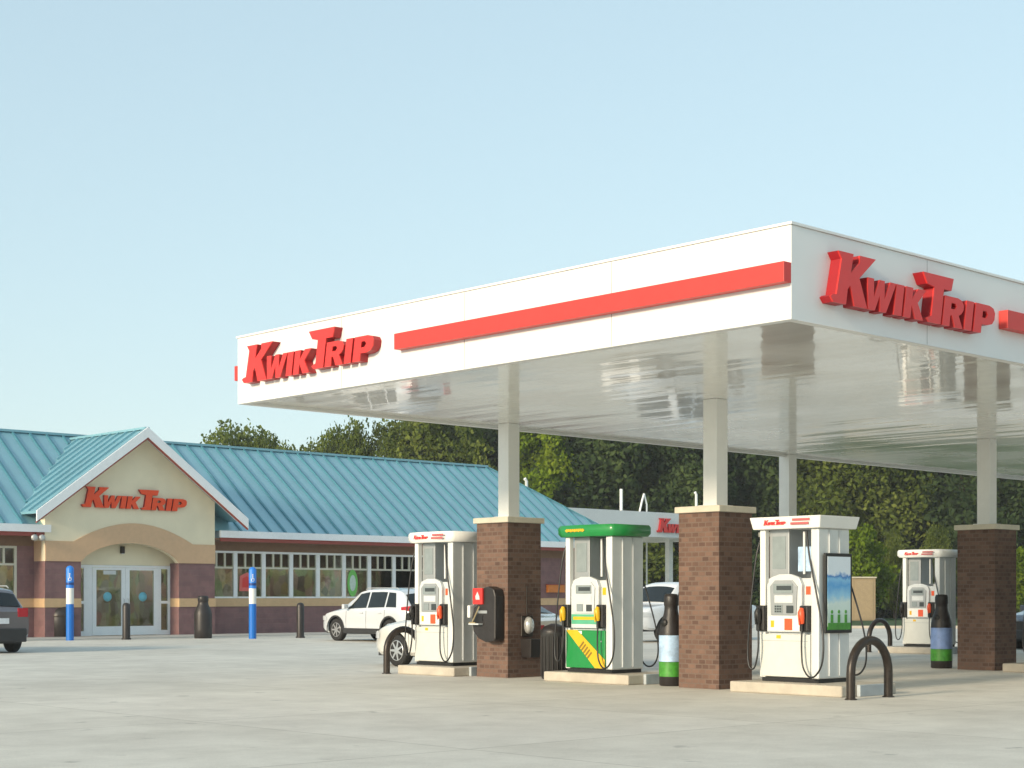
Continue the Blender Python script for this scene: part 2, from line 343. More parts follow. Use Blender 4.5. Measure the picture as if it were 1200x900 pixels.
# ------------------------------------------------------------------ main canopy (site frame)
ZC, ZT = 4.42, 5.45
CR0, CR1, CL0, CL1 = -4.88, 22.0, -5.02, 5.66
can = site('fuel_canopy', 'big flat white canopy over the fuel islands with deep fascia and glossy underside', 'canopy', 0, 0)
t = 0.12
fb = MB(); fb.box(CR0, CR0 + t, CL0, CL1, ZC, ZT); fb.box(CR0 + t, CR1, CL0, CL0 + t, ZC, ZT); fb.box(CR0 + t, CR1, CL1 - t, CL1, ZC, ZT); fb.box(CR1 - t, CR1, CL0 + t, CL1 - t, ZC, ZT)
fb.build('fascia', M_fascia, can, bevel=0.006)
dk = MB().box(CR0 + t, CR1 - t, CL0 + t, CL1 - t, ZC + 0.05, ZC + 0.12); dk.build('soffit', M_soffit, can)
tr = MB()
for a in (0.0,): tr.box(CR0 - 0.02, CR1 + 0.02, CL0 - 0.02, CL0 + 0.10, ZT + 0.002, ZT + 0.03)
tr.box(CR0 - 0.02, CR0 + 0.10, CL0 + 0.102, CL1 + 0.02, ZT + 0.002, ZT + 0.03); tr.build('coping', M_white, can)
for k in range(1, 4): MB().box(CR0 - 0.0015, CR0 - 0.0005, CL0 + k * 2.67 - 0.004, CL0 + k * 2.67 + 0.004, ZC + 0.01, ZT - 0.01).build('panel_joint', mat('joint_grey', (0.30, 0.30, 0.29), 0.7), can)  # thin grey strips mark the fascia panel joints
for k in range(1, 10): MB().box(CR0 + k * 2.67 - 0.004, CR0 + k * 2.67 + 0.004, CL0 - 0.0015, CL0 - 0.0005, ZC + 0.01, ZT - 0.01).build('panel_joint', MATS['joint_grey'], can)
MB().box(CR0 + t, CR1 - t, CL0 + t, CL1 - t, ZT - 0.2, ZT - 0.1).build('roof_deck', M_white, can)
s1 = MB(); s1.box(CR0 - 0.13, CR0 - 0.002, CL0 - 0.0, 1.635, 4.815, 5.035); s1.build('red_stripe', M_stripe, can, bevel=0.004)
s2 = MB(); s2.box(-0.57, CR1, CL0 - 0.13, CL0 - 0.002, 4.80, 5.03); s2.build('red_stripe', M_stripe, can, bevel=0.004)
s3 = MB(); s3.box(CR0 + 0.02, CR1 - 6, CL1 + 0.002, CL1 + 0.12, 4.80, 5.03); s3.build('red_stripe', M_stripe, can, bevel=0.004)
# brick columns with steel posts are separate supports
def column(r, l, lab):
    c = site('brick_column', lab, 'column', r + 0.4, l + 0.4, group='brick canopy columns')
    MB().box(-0.4, 0.4, -0.4, 0.4, 0, 2.70).build('brick_pier', M_brick, c)
    MB().box(-0.45, 0.45, -0.45, 0.45, 2.702, 2.80).build('stone_cap', M_cap, c, bevel=0.012)
    p = MB(); hw = 0.135; p.box(-hw, hw, -hw, hw, 2.802, ZC + 0.049); p.build('post', M_pole, c, bevel=0.008)
    q = MB(); q.box(-0.19, 0.19, -0.19, 0.19, 2.803, 2.825); q.build('base_plate', M_pole, c)
    return c
column(0.0, 0.0, 'brick column with tall white post just left of the nearest dispenser')
colA = column(0.08, 4.77, 'brick column carrying the squeegee station, between the green dispenser and the leftmost dispenser')
column(8.73, 0.43, 'brick column at the right edge of the picture beside a dark bottle-shaped bin')
column(8.73, 5.2, 'brick column mostly hidden behind the nearest dispenser')
column(16.45, 4.95, 'brick column hidden behind the right edge column beside the farthest dispenser')

sg = site('canopy_sign', 'coral red raised lettering on the sunlit left fascia of the canopy', 'sign', CR0, 5.33, 4.70, -math.pi / 2, group='raised red letter signs on the canopy')
add_letters(sg, 3.34, 0.56, 0.15, M_red, M_redside, 0.06)
sg = site('canopy_sign', 'crimson raised lettering on the shaded right fascia of the canopy near its corner', 'sign', -4.38, CL0, 4.66, 0, group='raised red letter signs on the canopy')
add_letters(sg, 3.55, 0.58, 0.15, M_red, M_redside, 0.0)

# ------------------------------------------------------------------ islands
def island(name_lab, l0, l1, r0=-0.3, r1=1.05, dr=0.0):
    c = site('fuel_island', name_lab, 'island', dr, 0, group='raised concrete fuel islands')
    MB().box(r0, r1, l0 + 0.005, l1, 0, 0.16).build('kerbed_slab', M_kerb, c, bevel=0.02)
    MB().box(r0 + 0.35, r1 - 0.2, l0 - 0.06, l0, 0.0, 0.165).build('end_cap', M_islend, c, bevel=0.01)  # end face in a bluer grey than the slab
island('concrete island under the nearest white dispenser', -2.45, -0.45)
island('concrete island under the green dispenser', 1.75, 3.68, r0=-0.12)
island('concrete island under the leftmost dispenser', 5.75, 7.32)
island('concrete island right of the right edge column', -2.0, 0.1, dr=8.73)
island('concrete island under the farthest dispenser', 5.95, 7.75, dr=16.0)

# ------------------------------------------------------------------ dispensers
# local frame: x = depth (front towards -x), y = along the island; u runs to the viewer's right on the front face
def dispenser(r, l, lab, style):
    D, W, H = 0.76, 1.06, 2.44
    c = site('fuel_dispenser', lab, 'fuel pump', r + D / 2, l, 0.16, group='fuel dispensers on the islands')
    hx = D / 2
    green = style == 'green'
    # end column at the near (-y) side and slim frame at the far side
    e = MB()
    e.box(-hx, hx, -W / 2, -W / 2 + 0.14, 0.06, H - 0.2); e.build('end_column', M_pside, c, bevel=0.02)
    e = MB(); e.box(-hx + 0.24, -hx + 0.27, -W / 2 - 0.02, -W / 2 - 0.002, 0.1, H - 0.22); e.box(hx - 0.27, hx - 0.24, -W / 2 - 0.02, -W / 2 - 0.002, 0.1, H - 0.22); e.build('column_trim', M_plight, c)
    e = MB(); e.box(-hx, -hx + 0.10, W / 2 - 0.10, W / 2, 0.06, H - 0.2); e.box(hx - 0.10, hx, W / 2 - 0.10, W / 2, 0.06, H - 0.2); e.build('slim_post', M_white, c, bevel=0.012)
    MB().box(-hx + 0.03, hx - 0.03, -W / 2 + 0.02, W / 2 - 0.02, 0.0, 0.06).build('plinth', M_black, c)
    # core cabinet
    MB().box(-hx + 0.07, hx - 0.07, -W / 2 + 0.141, W / 2 - 0.102, 0.061, 1.52).build('cabinet', M_plight, c, bevel=0.01)
    MB().box(-hx + 0.10, hx - 0.10, W / 2 - 0.46, W / 2 - 0.103, 1.521, H - 0.2).build('upper_cabinet', M_pgrey, c, bevel=0.01)
    # lower door
    for s in (-1, 1):
        def F(y0, y1, z0, z1, d0, d1, m, nm, par=c, bev=0.0):
            # u measured from the near column (0) to the slim post (1.06) on the front; mirrored on the back
            return MB().box(s * (hx + d1), s * (hx + d0), y0, y1, z0, z1).build(nm, m, par, bevel=bev)
        y0, y1 = -W / 2 + 0.145, W / 2 - 0.02
        door = F(y0, y1, 0.075, 0.70, -0.04, 0.012, M_green if green else M_pcream, 'lower_door', bev=0.012)
        F(y0 + 0.03, y1 - 0.03, 0.60, 0.606, 0.0125, 0.0145, M_pgrey, 'door_seam', door) if not green else None
        MB().lathe([(0.014, 0.012), (0.014, 0.02)], (s * hx if s > 0 else s * hx - 0.032, y0 + 0.08, 0.52), 10, axis='x').build('door_lock', M_steel, door)
        F(y0 + 0.52, y0 + 0.60, 0.635, 0.685, 0.0125, 0.015, M_yellow if not green else M_white, 'warning_sticker', door)
        if green:
            # yellow diagonal band with dark lettering marks
            b = MB(); b.prism([[(y0 + 0.0, 0.08), (y0 + 0.22, 0.08), (y1 - 0.02, 0.69), (y1 - 0.02, 0.70), (y1 - 0.27, 0.70), (y0, 0.22)]], 0, 0.004)
            bb = MB(); ang = -s
            vs = [(s * (hx + 0.014 + y_), x, z) for (x, y_, z) in b.v]; bb.add(vs, b.f)
            bb.build('yellow_band', M_yellow, door)
            k = MB()
            for i in range(5):
                yc = y0 + 0.34 + i * 0.045; zc = 0.29 + i * 0.042
                k.add([(s * (hx + 0.0205), yc + a * 0.028 - b2 * 0.05, zc + a * 0.028 + b2 * 0.05) for a, b2 in ((-.45, -1), (.45, -1), (.45, 1), (-.45, 1))], [(0, 1, 2, 3)])
            k.build('band_print', mat('dark_print', (0.25, 0.16, 0.01), 0.5), door)
        # side-view display housing
        hy0, hy1 = -W / 2 + 0.30, W / 2 - 0.13
        MB_ = MB()
        prof = [(hy0, 0.73), (hy1, 0.73), (hy1, 1.42), (hy1 - 0.06, 1.53), (hy1 - 0.22, 1.58), (hy0 + 0.2, 1.58), (hy0 + 0.05, 1.53), (hy0, 1.42)]
        MB_.prism([prof], 0, 0.07); mm = MB(); mm.add([(s * (hx - 0.07 + y_), x, z) for (x, y_, z) in MB_.v], MB_.f)
        hs = mm.build('display_housing', M_plight, c, bevel=0.012)
        bz = MB(); p2 = [(hy0 + 0.09, 0.98), (hy1 - 0.09, 0.98), (hy1 - 0.07, 1.40), (hy1 - 0.16, 1.49), (hy0 + 0.16, 1.49), (hy0 + 0.07, 1.40)]
        bz.prism([p2], 0, 0.02); mm = MB(); mm.add([(s * (hx + 0.002 + y_), x, z) for (x, y_, z) in bz.v], bz.f); mm.build('bezel', M_pgrey if not green else M_plight, hs, bevel=0.005)
        F(hy0 + 0.14, hy1 - 0.14, 1.30, 1.44, 0.023, 0.03, M_screen, 'price_display', hs)
        F(hy0 + 0.14, hy1 - 0.16, 1.16, 1.27, 0.023, 0.028, M_plight, 'sale_display', hs)
        F(hy0 + 0.13, hy0 + 0.25, 1.01, 1.12, 0.023, 0.034, M_lcd, 'card_reader', hs)
        F(hy1 - 0.30, hy1 - 0.16, 1.01, 1.13, 0.023, 0.032, M_screen, 'keypad', hs)
        for kx in range(3):
            for kz in range(3): F(hy1 - 0.285 + kx * 0.042, hy1 - 0.255 + kx * 0.042, 1.022 + kz * 0.036, 1.046 + kz * 0.036, 0.0325, 0.036, M_lcd, 'key', hs) if s == -1 and style == 'white' else None
        F(hy0 + 0.16, hy1 - 0.20, 1.345, 1.41, 0.031, 0.033, M_lcd, 'display_digits_window', hs)
        F(-W / 2 + 0.19, -W / 2 + 0.27, 1.28, 1.40, -0.068, -0.064, M_nozred if not green else M_yellow, 'grade_sticker')
        F(W / 2 - 0.40, W / 2 - 0.16, 1.66, 2.14, -0.099, -0.094, M_screen, 'upper_screen')
        if green:
            F(hy0 + 0.02, hy1 - 0.02, 0.80, 0.96, 0.002, 0.008, mat('teal_print', (0.10, 0.42, 0.25), 0.4), 'grade_panel', hs)
            F(hy0 + 0.04, hy1 - 0.06, 0.87, 0.92, 0.009, 0.012, M_yellow, 'yellow_strip', hs)
        else:
            F(hy0 + 0.03, hy1 - 0.03, 0.75, 0.96, 0.002, 0.008, M_white, 'grade_panel', hs)
            F(hy0 + 0.16, hy0 + 0.30, 0.76, 0.93, 0.009, 0.014, M_nozred, 'orange_button', hs)
            F(hy1 - 0.14, hy1 - 0.08, 0.80, 0.90, 0.009, 0.012, M_yellow, 'yellow_button', hs)
        # upper open bay beside the upper cabinet: hanging blue panel
        if style == 'white':
            F(-W / 2 + 0.20, -W / 2 + 0.46, 1.62, 1.98, -0.15, -0.13, M_skyprint, 'hanging_card')
        # nozzle boots
        nz = M_yellow if green else M_nozred
        for (yc, side) in ((-W / 2 + 0.22, 0), (W / 2 - 0.05, 1)):
            bt = F(yc - 0.075, yc + 0.075, 0.74, 1.12, -0.06, 0.07, M_black, 'nozzle_boot', bev=0.02)
            nzm = MB(); X = lambda d: s * (hx + d)
            nzm.tube([(X(0.10), yc, 0.86), (X(0.115), yc, 0.94), (X(0.12), yc, 1.02), (X(0.10), yc, 1.08)], [0.035, 0.05, 0.05, 0.03], 8)
            nzm.tube([(X(0.16), yc, 0.84), (X(0.175), yc, 0.92), (X(0.16), yc, 1.01)], 0.012, 6)
            no = nzm.build('nozzle', nz if (side == 0 or green) else M_black, bt)
            MB().tube([(X(0.10), yc, 0.74), (X(0.10), yc, 0.86)], 0.022, 8).build('nozzle_swivel', M_hose, no)
            # hose: hangs in a loop from the nozzle and up to the top
            top_y = yc + (0.10 if side == 0 else -0.06)
            pts = []
            if side == 0:
                ctl = [(0.10, yc, 0.76), (0.11, yc + 0.00, 0.5), (0.13, yc - 0.04, 0.24), (0.15, yc - 0.16, 0.10), (0.17, yc - 0.30, 0.13), (0.16, yc - 0.40, 0.32), (0.13, yc - 0.39, 0.70), (0.08, yc - 0.25, 1.25), (0.02, yc - 0.08, 1.8), (-0.04, yc + 0.02, 2.2)]
            else:
                ctl = [(0.10, yc, 0.76), (0.12, yc - 0.01, 0.45), (0.13, yc + 0.05, 0.20), (0.14, yc + 0.14, 0.22), (0.12, yc + 0.18, 0.50), (0.09, yc + 0.14, 1.2), (0.03, yc + 0.08, 1.9), (-0.06, yc + 0.03, 2.2)]
            for i in range(len(ctl) - 1):
                p0 = Vector(ctl[max(i - 1, 0)]); p1 = Vector(ctl[i]); p2_ = Vector(ctl[i + 1]); p3 = Vector(ctl[min(i + 2, len(ctl) - 1)])
                for k in range(5):
                    t_ = k / 5.0
                    pts.append(0.5 * ((2 * p1) + (-p0 + p2_) * t_ + (2 * p0 - 5 * p1 + 4 * p2_ - p3) * t_ ** 2 + (-p0 + 3 * p1 - 3 * p2_ + p3) * t_ ** 3))
            pts.append(Vector(ctl[-1]))
            MB().tube([(X(p.x), p.y, p.z) for p in pts], 0.014, 6).build('hose', M_hose, c)
        if s == -1 or style == 'white':
            MB().tube([(s * (hx - 0.12), -W / 2 + 0.34, 1.58), (s * (hx - 0.12), -W / 2 + 0.34, 2.2)], 0.02, 6).build('hose_mast', M_white, c)
    # topper
    tp = MB(); oh = 0.09
    if style == 'white':
        vs = []
        for (x, y) in ((-hx - oh, -W / 2 - oh), (hx + oh, -W / 2 - oh), (hx + oh, W / 2 + oh), (-hx - oh, W / 2 + oh)): vs.append((x * 0.97, y * 0.97, H - 0.2))
        for (x, y) in ((-hx - oh - 0.02, -W / 2 - oh - 0.02), (hx + oh + 0.02, -W / 2 - oh - 0.02), (hx + oh + 0.02, W / 2 + oh + 0.02), (-hx - oh - 0.02, W / 2 + oh + 0.02)): vs.append((x, y, H - 0.02))
        tp.hexa(vs); fo = 0.012
        top = tp.build('topper', M_white, c, bevel=0.012); dd = hx + oh + 0.016
    else:
        # bulging topper: the long sides bow outwards
        n = 12; lo = []; hi = []
        ring = []
        for i in range(n + 1):
            a = -1 + 2 * i / n; ring.append((-(hx + 0.05 + 0.09 * (1 - a * a)), a * (W / 2 + 0.12)))
        for i in range(n + 1):
            a = 1 - 2 * i / n; ring.append(((hx + 0.05 + 0.09 * (1 - a * a)), a * (W / 2 + 0.12)))
        m_ = len(ring)
        lv_ = [(0.94, H - 0.2), (1.0, H - 0.15), (1.0, H - 0.05), (0.96, H - 0.01)]
        vs = [(x * q, y * q, z) for q, z in lv_ for x, y in ring]
        fs = [(j * m_ + i, j * m_ + (i + 1) % m_, (j + 1) * m_ + (i + 1) % m_, (j + 1) * m_ + i) for j in range(3) for i in range(m_)]
        tp.add(vs, fs, True); tp.add(vs[:m_], [tuple(range(m_))[::-1]]); tp.add(vs[-m_:], [tuple(range(m_))])
        top = tp.build('topper', M_green if green else M_white, c); dd = hx + 0.15
    # small lettering and bars on the topper front
    lm = MB()
    if green:
        for i in range(9): lm.box(0.10 + i * 0.045, 0.135 + i * 0.045, -0.004, 0, 0.0 + (i % 2) * 0.008, 0.05)
        lm.box(0.08, 0.52, -0.006, -0.004, 0.016, 0.034)
        q = MB().add([(-dd - 0.001 + y * 1 + 0.006, (W / 2 - 0.06) - x, z + H - 0.125) for x, y, z in lm.v], lm.f); q.build('topper_print', M_yellow, top)
    else:
        flat_letters(lm, 0.16, 0, 0.42, 0.075, -0.004, 0)
        off = 0.02 if style == 'white' else 0.03
        q = MB().add([(-dd - 0.001 + y + (0.004 if style == 'white' else 0.0), (W / 2 + 0.02) - x, z + H - 0.14) for x, y, z in lm.v], lm.f); q.build('topper_lettering', M_red, top)
        lm = MB().box(0.66, 0.98, -0.004, 0, -0.005, 0.03).box(0.69, 1.0, -0.004, 0, 0.05, 0.085)
        q = MB().add([(-dd - 0.001 + y, (W / 2 + 0.02) - x, z + H - 0.14) for x, y, z in lm.v], lm.f); q.build('topper_bars', mat('pinkish_red_print', (0.5, 0.12, 0.12), 0.4), top)
    return c
P3 = dispenser(0.05, -1.27, 'nearest white fuel dispenser with an advert panel on its side', 'white')
P2 = dispenser(0.05, 2.80, 'green-topped fuel dispenser with yellow nozzles and diagonal yellow band', 'green')
P1 = dispenser(0.05, 6.72, 'leftmost white fuel dispenser with rounded topper beside the column with the squeegee station', 'round')
dispenser(16.05, 6.72, 'farthest white fuel dispenser under the canopy, between the grass and the right edge column', 'round')
dispenser(8.78, -0.86, 'white fuel dispenser mostly cut off at the right edge of the picture', 'round')

# advert panel on the side of the nearest dispenser
ad = site('advert_panel', 'black framed blue and green advert panel on the side of the nearest dispenser', 'poster', 0.05 + 0.38, -1.27 - 0.53 - 0.03, 0.16 + 0.72, 0)
MB().box(-0.30, 0.36, -0.03, 0.0, 0, 1.16).build('frame', M_black, ad, bevel=0.01)
def poster_mat():
    m = bpy.data.materials.new('advert_print'); m.use_nodes = True; n, l = m.node_tree.nodes, m.node_tree.links; b = n['Principled BSDF']; b.inputs['Roughness'].default_value = 0.25
    tc = n.new('ShaderNodeTexCoord'); sx = n.new('ShaderNodeSeparateXYZ'); l.new(tc.outputs['Object'], sx.inputs[0])
    nz = n.new('ShaderNodeTexNoise'); nz.inputs['Scale'].default_value = 7; nz.inputs['Detail'].default_value = 3; l.new(tc.outputs['Object'], nz.inputs['Vector'])
    ma = n.new('ShaderNodeMath'); ma.operation = 'MULTIPLY_ADD'; ma.inputs[1].default_value = 0.22; l.new(nz.outputs['Fac'], ma.inputs[0]); l.new(sx.outputs[2], ma.inputs[2])
    rp = n.new('ShaderNodeValToRGB'); cr = rp.color_ramp
    cols = [(0.0, (0.03, 0.22, 0.03)), (0.20, (0.10, 0.38, 0.08)), (0.22, (0.50, 0.66, 0.55)), (0.55, (0.66, 0.80, 0.78)), (0.66, (0.30, 0.60, 0.84)), (0.80, (0.12, 0.38, 0.76)), (0.90, (0.25, 0.55, 0.84)), (0.95, (0.06, 0.22, 0.58)), (0.98, (0.55, 0.70, 0.88)), (1.0, (0.74, 0.83, 0.92))]
    cr.elements[0].position, cr.elements[0].color = 0.0, (*cols[0][1], 1); cr.elements[1].position, cr.elements[1].color = 1.0, (*cols[-1][1], 1)
    for p_, c_ in cols[1:-1]: e_ = cr.elements.new(p_); e_.color = (*c_, 1)
    l.new(ma.outputs[0], rp.inputs['Fac']); l.new(rp.outputs['Color'], b.inputs['Base Color']); return m
ps = box1('printed_sheet', poster_mat(), ad, -0.25, 0.31, -0.036, -0.031, 0.05, 1.11)
p = MB(); p.box(-0.245, 0.305, -0.040, -0.037, 0.055, 0.15)
for x in (-0.15, 0.02, 0.19):
    p.box(x - 0.03, x + 0.03, -0.041, -0.037, 0.152, 0.27); p.lathe([(0.005, -0.041), (0.028, -0.040), (0.028, -0.037)], (x, 0, 0.31), 8, axis='y')
p.build('green_figures', M_greenprint, ps)

# ------------------------------------------------------------------ hoop guards
def hoop(r0, r1, l, lab, h=0.83):
    c = site('hoop_guard', lab, 'bollard', (r0 + r1) / 2, l, 0, group='dark steel hoop guards at the island ends')
    w_ = (r1 - r0) / 2; pts = [(-w_, 0, 0), (-w_, 0, h - w_ * 1.05)]
    for i in range(1, 16):
        a = math.pi - math.pi * i / 16; pts.append((w_ * math.cos(a), 0, h - w_ * 1.05 + w_ * 1.0 * math.sin(a)))
    pts += [(w_, 0, h - w_ * 1.05), (w_, 0, 0)]
    MB().tube(pts, 0.062, 12).build('pipe_hoop', M_bronze, c)
    for x_ in (-w_, w_): MB().lathe([(0.085, 0), (0.085, 0.012), (0.07, 0.02)], (x_, 0, 0)).build('foot_collar', M_bronze, c)
hoop(-0.62, 0.28, -2.82, 'dark steel hoop guard in front of the nearest dispenser')
hoop(-0.45, 0.35, 7.45, 'dark steel hoop guard left of the leftmost dispenser, in front of the sedan')
hoop(15.9, 16.85, 8.15, 'dark steel hoop guard left of the farthest dispenser')

# ------------------------------------------------------------------ bottle-shaped bins
def bottle_bin(r, l, lab, printed, k=1.0, turn=0.0):
    c = site('bottle_bin', lab, 'waste bin', r, l, 0, turn, group='dark bottle-shaped bins')
    prof = [(0.17, 0), (0.188, 0.02), (0.19, 0.30), (0.19, 0.80), (0.18, 0.90), (0.155, 1.02), (0.12, 1.13), (0.108, 1.20), (0.106, 1.26), (0.115, 1.28), (0.115, 1.40), (0.10, 1.45), (0.02, 1.46)]
    MB().lathe([(r_ * k, z) for r_, z in prof], n=24).build('bottle_body', M_dark, c)
    if printed:
        MB().lathe([(0.1925 * k, 0.385), (0.1925 * k, 0.80)], n=24).build('blue_label_band', M_skyprint if printed == 1 else mat('soft_blue_print', (0.22, 0.33, 0.62), 0.4, var=0.2), c)
        MB().lathe([(0.1930 * k, 0.15), (0.1930 * k, 0.38)], n=24).build('green_label_band', M_greenprint, c)
        s = MB().lathe([(0.005, -0.182), (0.06, -0.180), (0.06, -0.165)], (0, 0, 1.0), 14, axis='x'); s.build('slot_cover', M_black, c)
    return c
bottle_bin(0.30, 1.22, 'dark bottle-shaped bin with blue and green label right of the green dispenser', 1)
bottle_bin(9.0, 1.75, 'dark bottle-shaped bin with blue and green label left of the right edge brick column', 2, 1.1)

# waste bin and service station on the columns
b = site('waste_bin', 'dark grey ribbed litter bin between the green dispenser and the brick column', 'waste bin', 0.45, 4.0)
wb = MB(); wb.lathe([(0.20, 0), (0.22, 0.02), (0.225, 0.74), (0.235, 0.75), (0.235, 0.80)], n=28); wb.build('bin_body', mat('dark_grey_bin', (0.035, 0.035, 0.035), 0.5, var=0.2), b)
MB().lathe([(0.24, 0.80), (0.24, 0.83), (0.18, 0.90), (0.05, 0.95)], n=28).build('bin_lid', M_dark, b)
rb = MB()
for k in range(18):
    a = 2 * math.pi * k / 18; rb.tube([(0.228 * math.cos(a), 0.228 * math.sin(a), 0.04), (0.228 * math.cos(a), 0.228 * math.sin(a), 0.73)], 0.012, 5)
rb.build('ribs', M_dark, b)

sv = site('squeegee_station', 'dark wall unit with red panel and paper towels on the brick column', 'squeegee station', 0.08, 5.19, 0.62)
# in this frame the column's left face is at x = 0 and -x is out of it; y grows away to the picture's left
bd = MB(); pr = [(-0.36, 0.30), (-0.30, 0.05), (-0.05, 0.0), (0.02, 0.0)]
prof = [(-0.30, 0.02), (-0.34, 0.06), (-0.345, 0.80), (-0.30, 0.92), (-0.16, 0.97), (-0.04, 0.95), (0.00, 0.74), (0.22, 0.60), (0.26, 0.42), (0.24, 0.20), (0.10, 0.06), (-0.08, 0.0)]
bd.prism([prof], 0, 1); q = MB().add([(-0.22 * y - 0.003, x, z) for x, y, z in bd.v], bd.f); body = q.build('housing', M_dark, sv, bevel=0.02)
box1('red_panel', M_red, sv, -0.26, -0.225, -0.05, 0.20, 0.66, 0.94)
MB().add([(-0.262, y, z) for y, z in ((0.02, 0.74), (0.12, 0.74), (0.13, 0.80), (0.075, 0.88), (0.03, 0.80))], [(0, 1, 2, 3, 4)]).build('pale_print', M_plight, sv)
box1('paper_towel', M_white, sv, -0.27, -0.16, 0.27, 0.34, 0.42, 0.64, bevel=0.015)
box1('towel_slot', M_pgrey, sv, -0.235, -0.222, -0.14, 0.10, 0.50, 0.55)
box1('shelf', M_plight, sv, -0.33, -0.222, -0.02, 0.24, 0.30, 0.325, bevel=0.004)
box1('dark_recess', M_black, sv, -0.232, -0.222, -0.02, 0.20, 0.36, 0.47)
sq = MB(); sq.tube([(-0.29, 0.18, 0.34), (-0.27, 0.02, 0.62)], 0.012, 6); sq.box(-0.30, -0.27, 0.10, 0.26, 0.31, 0.345); sq.build('squeegee', mat('squeegee_beige', (0.35, 0.28, 0.15), 0.5), sv)

lf = site('air_filter_lamp', 'silver oval fitting above a dark bucket on the right face of the brick column', 'wall fitting', 0.08 + 0.42, 4.77, 0.35)
o = MB().lathe([(0.11, -0.04), (0.115, -0.08), (0.09, -0.13), (0.03, -0.15)], (0.02, 0, 0.56), 18, sx=0.8, sy=1.35, axis='y'); o.build('silver_lens', mat('silver_reflector', (0.72, 0.72, 0.70), 0.15, metal=0.6, var=0.1), lf)
MB().box(-0.12, 0.16, -0.035, -0.003, 0.36, 0.73).build('mounting_plate', M_bronze, lf, bevel=0.02)
MB().hexa([(-0.10, -0.24, 0), (0.12, -0.24, 0), (0.12, -0.003, 0), (-0.10, -0.003, 0), (-0.13, -0.28, 0.32), (0.15, -0.28, 0.32), (0.15, -0.003, 0.32), (-0.13, -0.003, 0.32)]).build('bucket', M_dark, lf, bevel=0.01)
MB().tube([(0.02, -0.012, 0.74), (0.02, -0.012, 1.25)], 0.012, 6).build('conduit', M_bronze, lf)

# ------------------------------------------------------------------ blue and black bollards before the store
def wbollard(r, l, h, kind, lab, group):
    c = site('bollard', lab, 'bollard', r, l, 0, group=group)
    if kind == 'blue':
        MB().lathe([(0.125, 0), (0.125, 1.18)], n=20).build('blue_base', M_blue, c)
        MB().lathe([(0.124, 1.181), (0.124, 1.70)], n=20).build('white_band', M_white, c)
        tp = MB().lathe([(0.125, 1.701), (0.125, 2.34), (0.09, 2.40), (0.02, 2.43)], n=20).build('blue_top', mat('bright_blue_sleeve', (0.02, 0.21, 0.72), 0.4, var=0.05), c)
        # wheelchair mark: head, back, seat and wheel wrapped on the front
        s = MB(); a0 = math.atan2(-1, -1.05)
        def q(u, z, w2, h2):
            a = -math.pi / 2 - 0.55; out = []
            for uu, zz in ((u - w2, z - h2), (u + w2, z - h2), (u + w2, z + h2), (u - w2, z + h2)):
                out.append((0.1285 * math.cos(a + uu / 0.125), 0.1285 * math.sin(a + uu / 0.125), zz))
            s.add(out, [(0, 1, 2, 3)])
        q(0, 2.16, 0.016, 0.022); q(0, 2.08, 0.012, 0.05); q(0.02, 2.03, 0.03, 0.01); q(0.045, 1.99, 0.01, 0.03)
        for k in range(10):
            an = math.pi * (0.6 + 1.3 * k / 9); q(-0.0 + 0.045 * math.cos(an), 1.985 + 0.045 * math.sin(an), 0.009, 0.009)
        s.build('accessibility_mark', M_white, tp)
        MB().lathe([(0.1285, 1.80), (0.1285, 1.88)], n=20).build('dark_blue_ring', mat('navy_ring', (0.005, 0.04, 0.2), 0.4), tp)
    else:
        MB().lathe([(0.13, 0), (0.13, h - 0.10), (0.10, h - 0.03), (0.03, h)], n=18).build('post', M_dark, c)
        MB().lathe([(0.16, 0.0), (0.16, 0.05)], n=18).build('foot', M_dark, c)
def at(x, yb, z=0.0, f=1900.0):
    Y = f * (EYE - z) / (yb - 700.0); X = (x - 600.0) / f * Y
    dx, dy = X - OX, Y - OY; return (dx * CT + dy * ST, -dx * ST + dy * CT)
g1, g2 = 'tall blue and white accessible parking bollards before the store', 'short black bollards before the store'
wbollard(*at(82, 750.5), 2.45, 'blue', 'tall blue and white bollard left of the store entrance', g1)
wbollard(*at(296, 748.5), 2.45, 'blue', 'tall blue and white bollard in front of the store windows', g1)
wbollard(*at(148, 749.5), 1.22, 'black', 'short black bollard in front of the entrance doors', g2)
wbollard(*at(352, 747.5), 1.22, 'black', 'short black bollard before the windows beside the white crossover', g2)
r_, l_ = at(238, 748); c = bottle_bin(r_, l_, 'black bottle-shaped bin right of the entrance doors', 0, 1.6)
r_, l_ = at(89, 748); c = thing('litter_bin', 'dark rounded bin behind the left blue bollard by the entrance', 'waste bin', S(r_ + 0.1, l_ + 1.2), TH)
MB().lathe([(0.38, 0), (0.42, 0.03), (0.43, 0.80), (0.36, 0.98), (0.20, 1.08), (0.05, 1.10)], n=24).build('bin_body', M_dark, c)
MB().lathe([(0.445, 0.72), (0.45, 0.75), (0.445, 0.78)], n=24).build('rim_band', M_bronze, c)
# ------------------------------------------------------------------ the store
st = site('convenience_store', 'single-storey convenience store with teal standing-seam roof and gabled arched entrance', 'building', 10.8, 35.82)
XE0, XE1, YE, YR, ZE, ZR = -20.8, 26.8, 0.1, 5.1, 3.89, 7.57
YB = 2 * YR - YE; SL = (ZR - ZE) / (YR - YE)
GX, GH, GZ0, GZ1, GY = 0.2, 4.2, 4.33, 7.40, -0.62
GS = (GZ1 - GZ0) / GH
def zmain(y): return ZE + SL * (y - YE)
def ygab(x): return YE + (GZ1 - GS * abs(x - GX) - ZE) / SL     # where the gable slope meets the main slope
rf = MB()
D = YR - YE
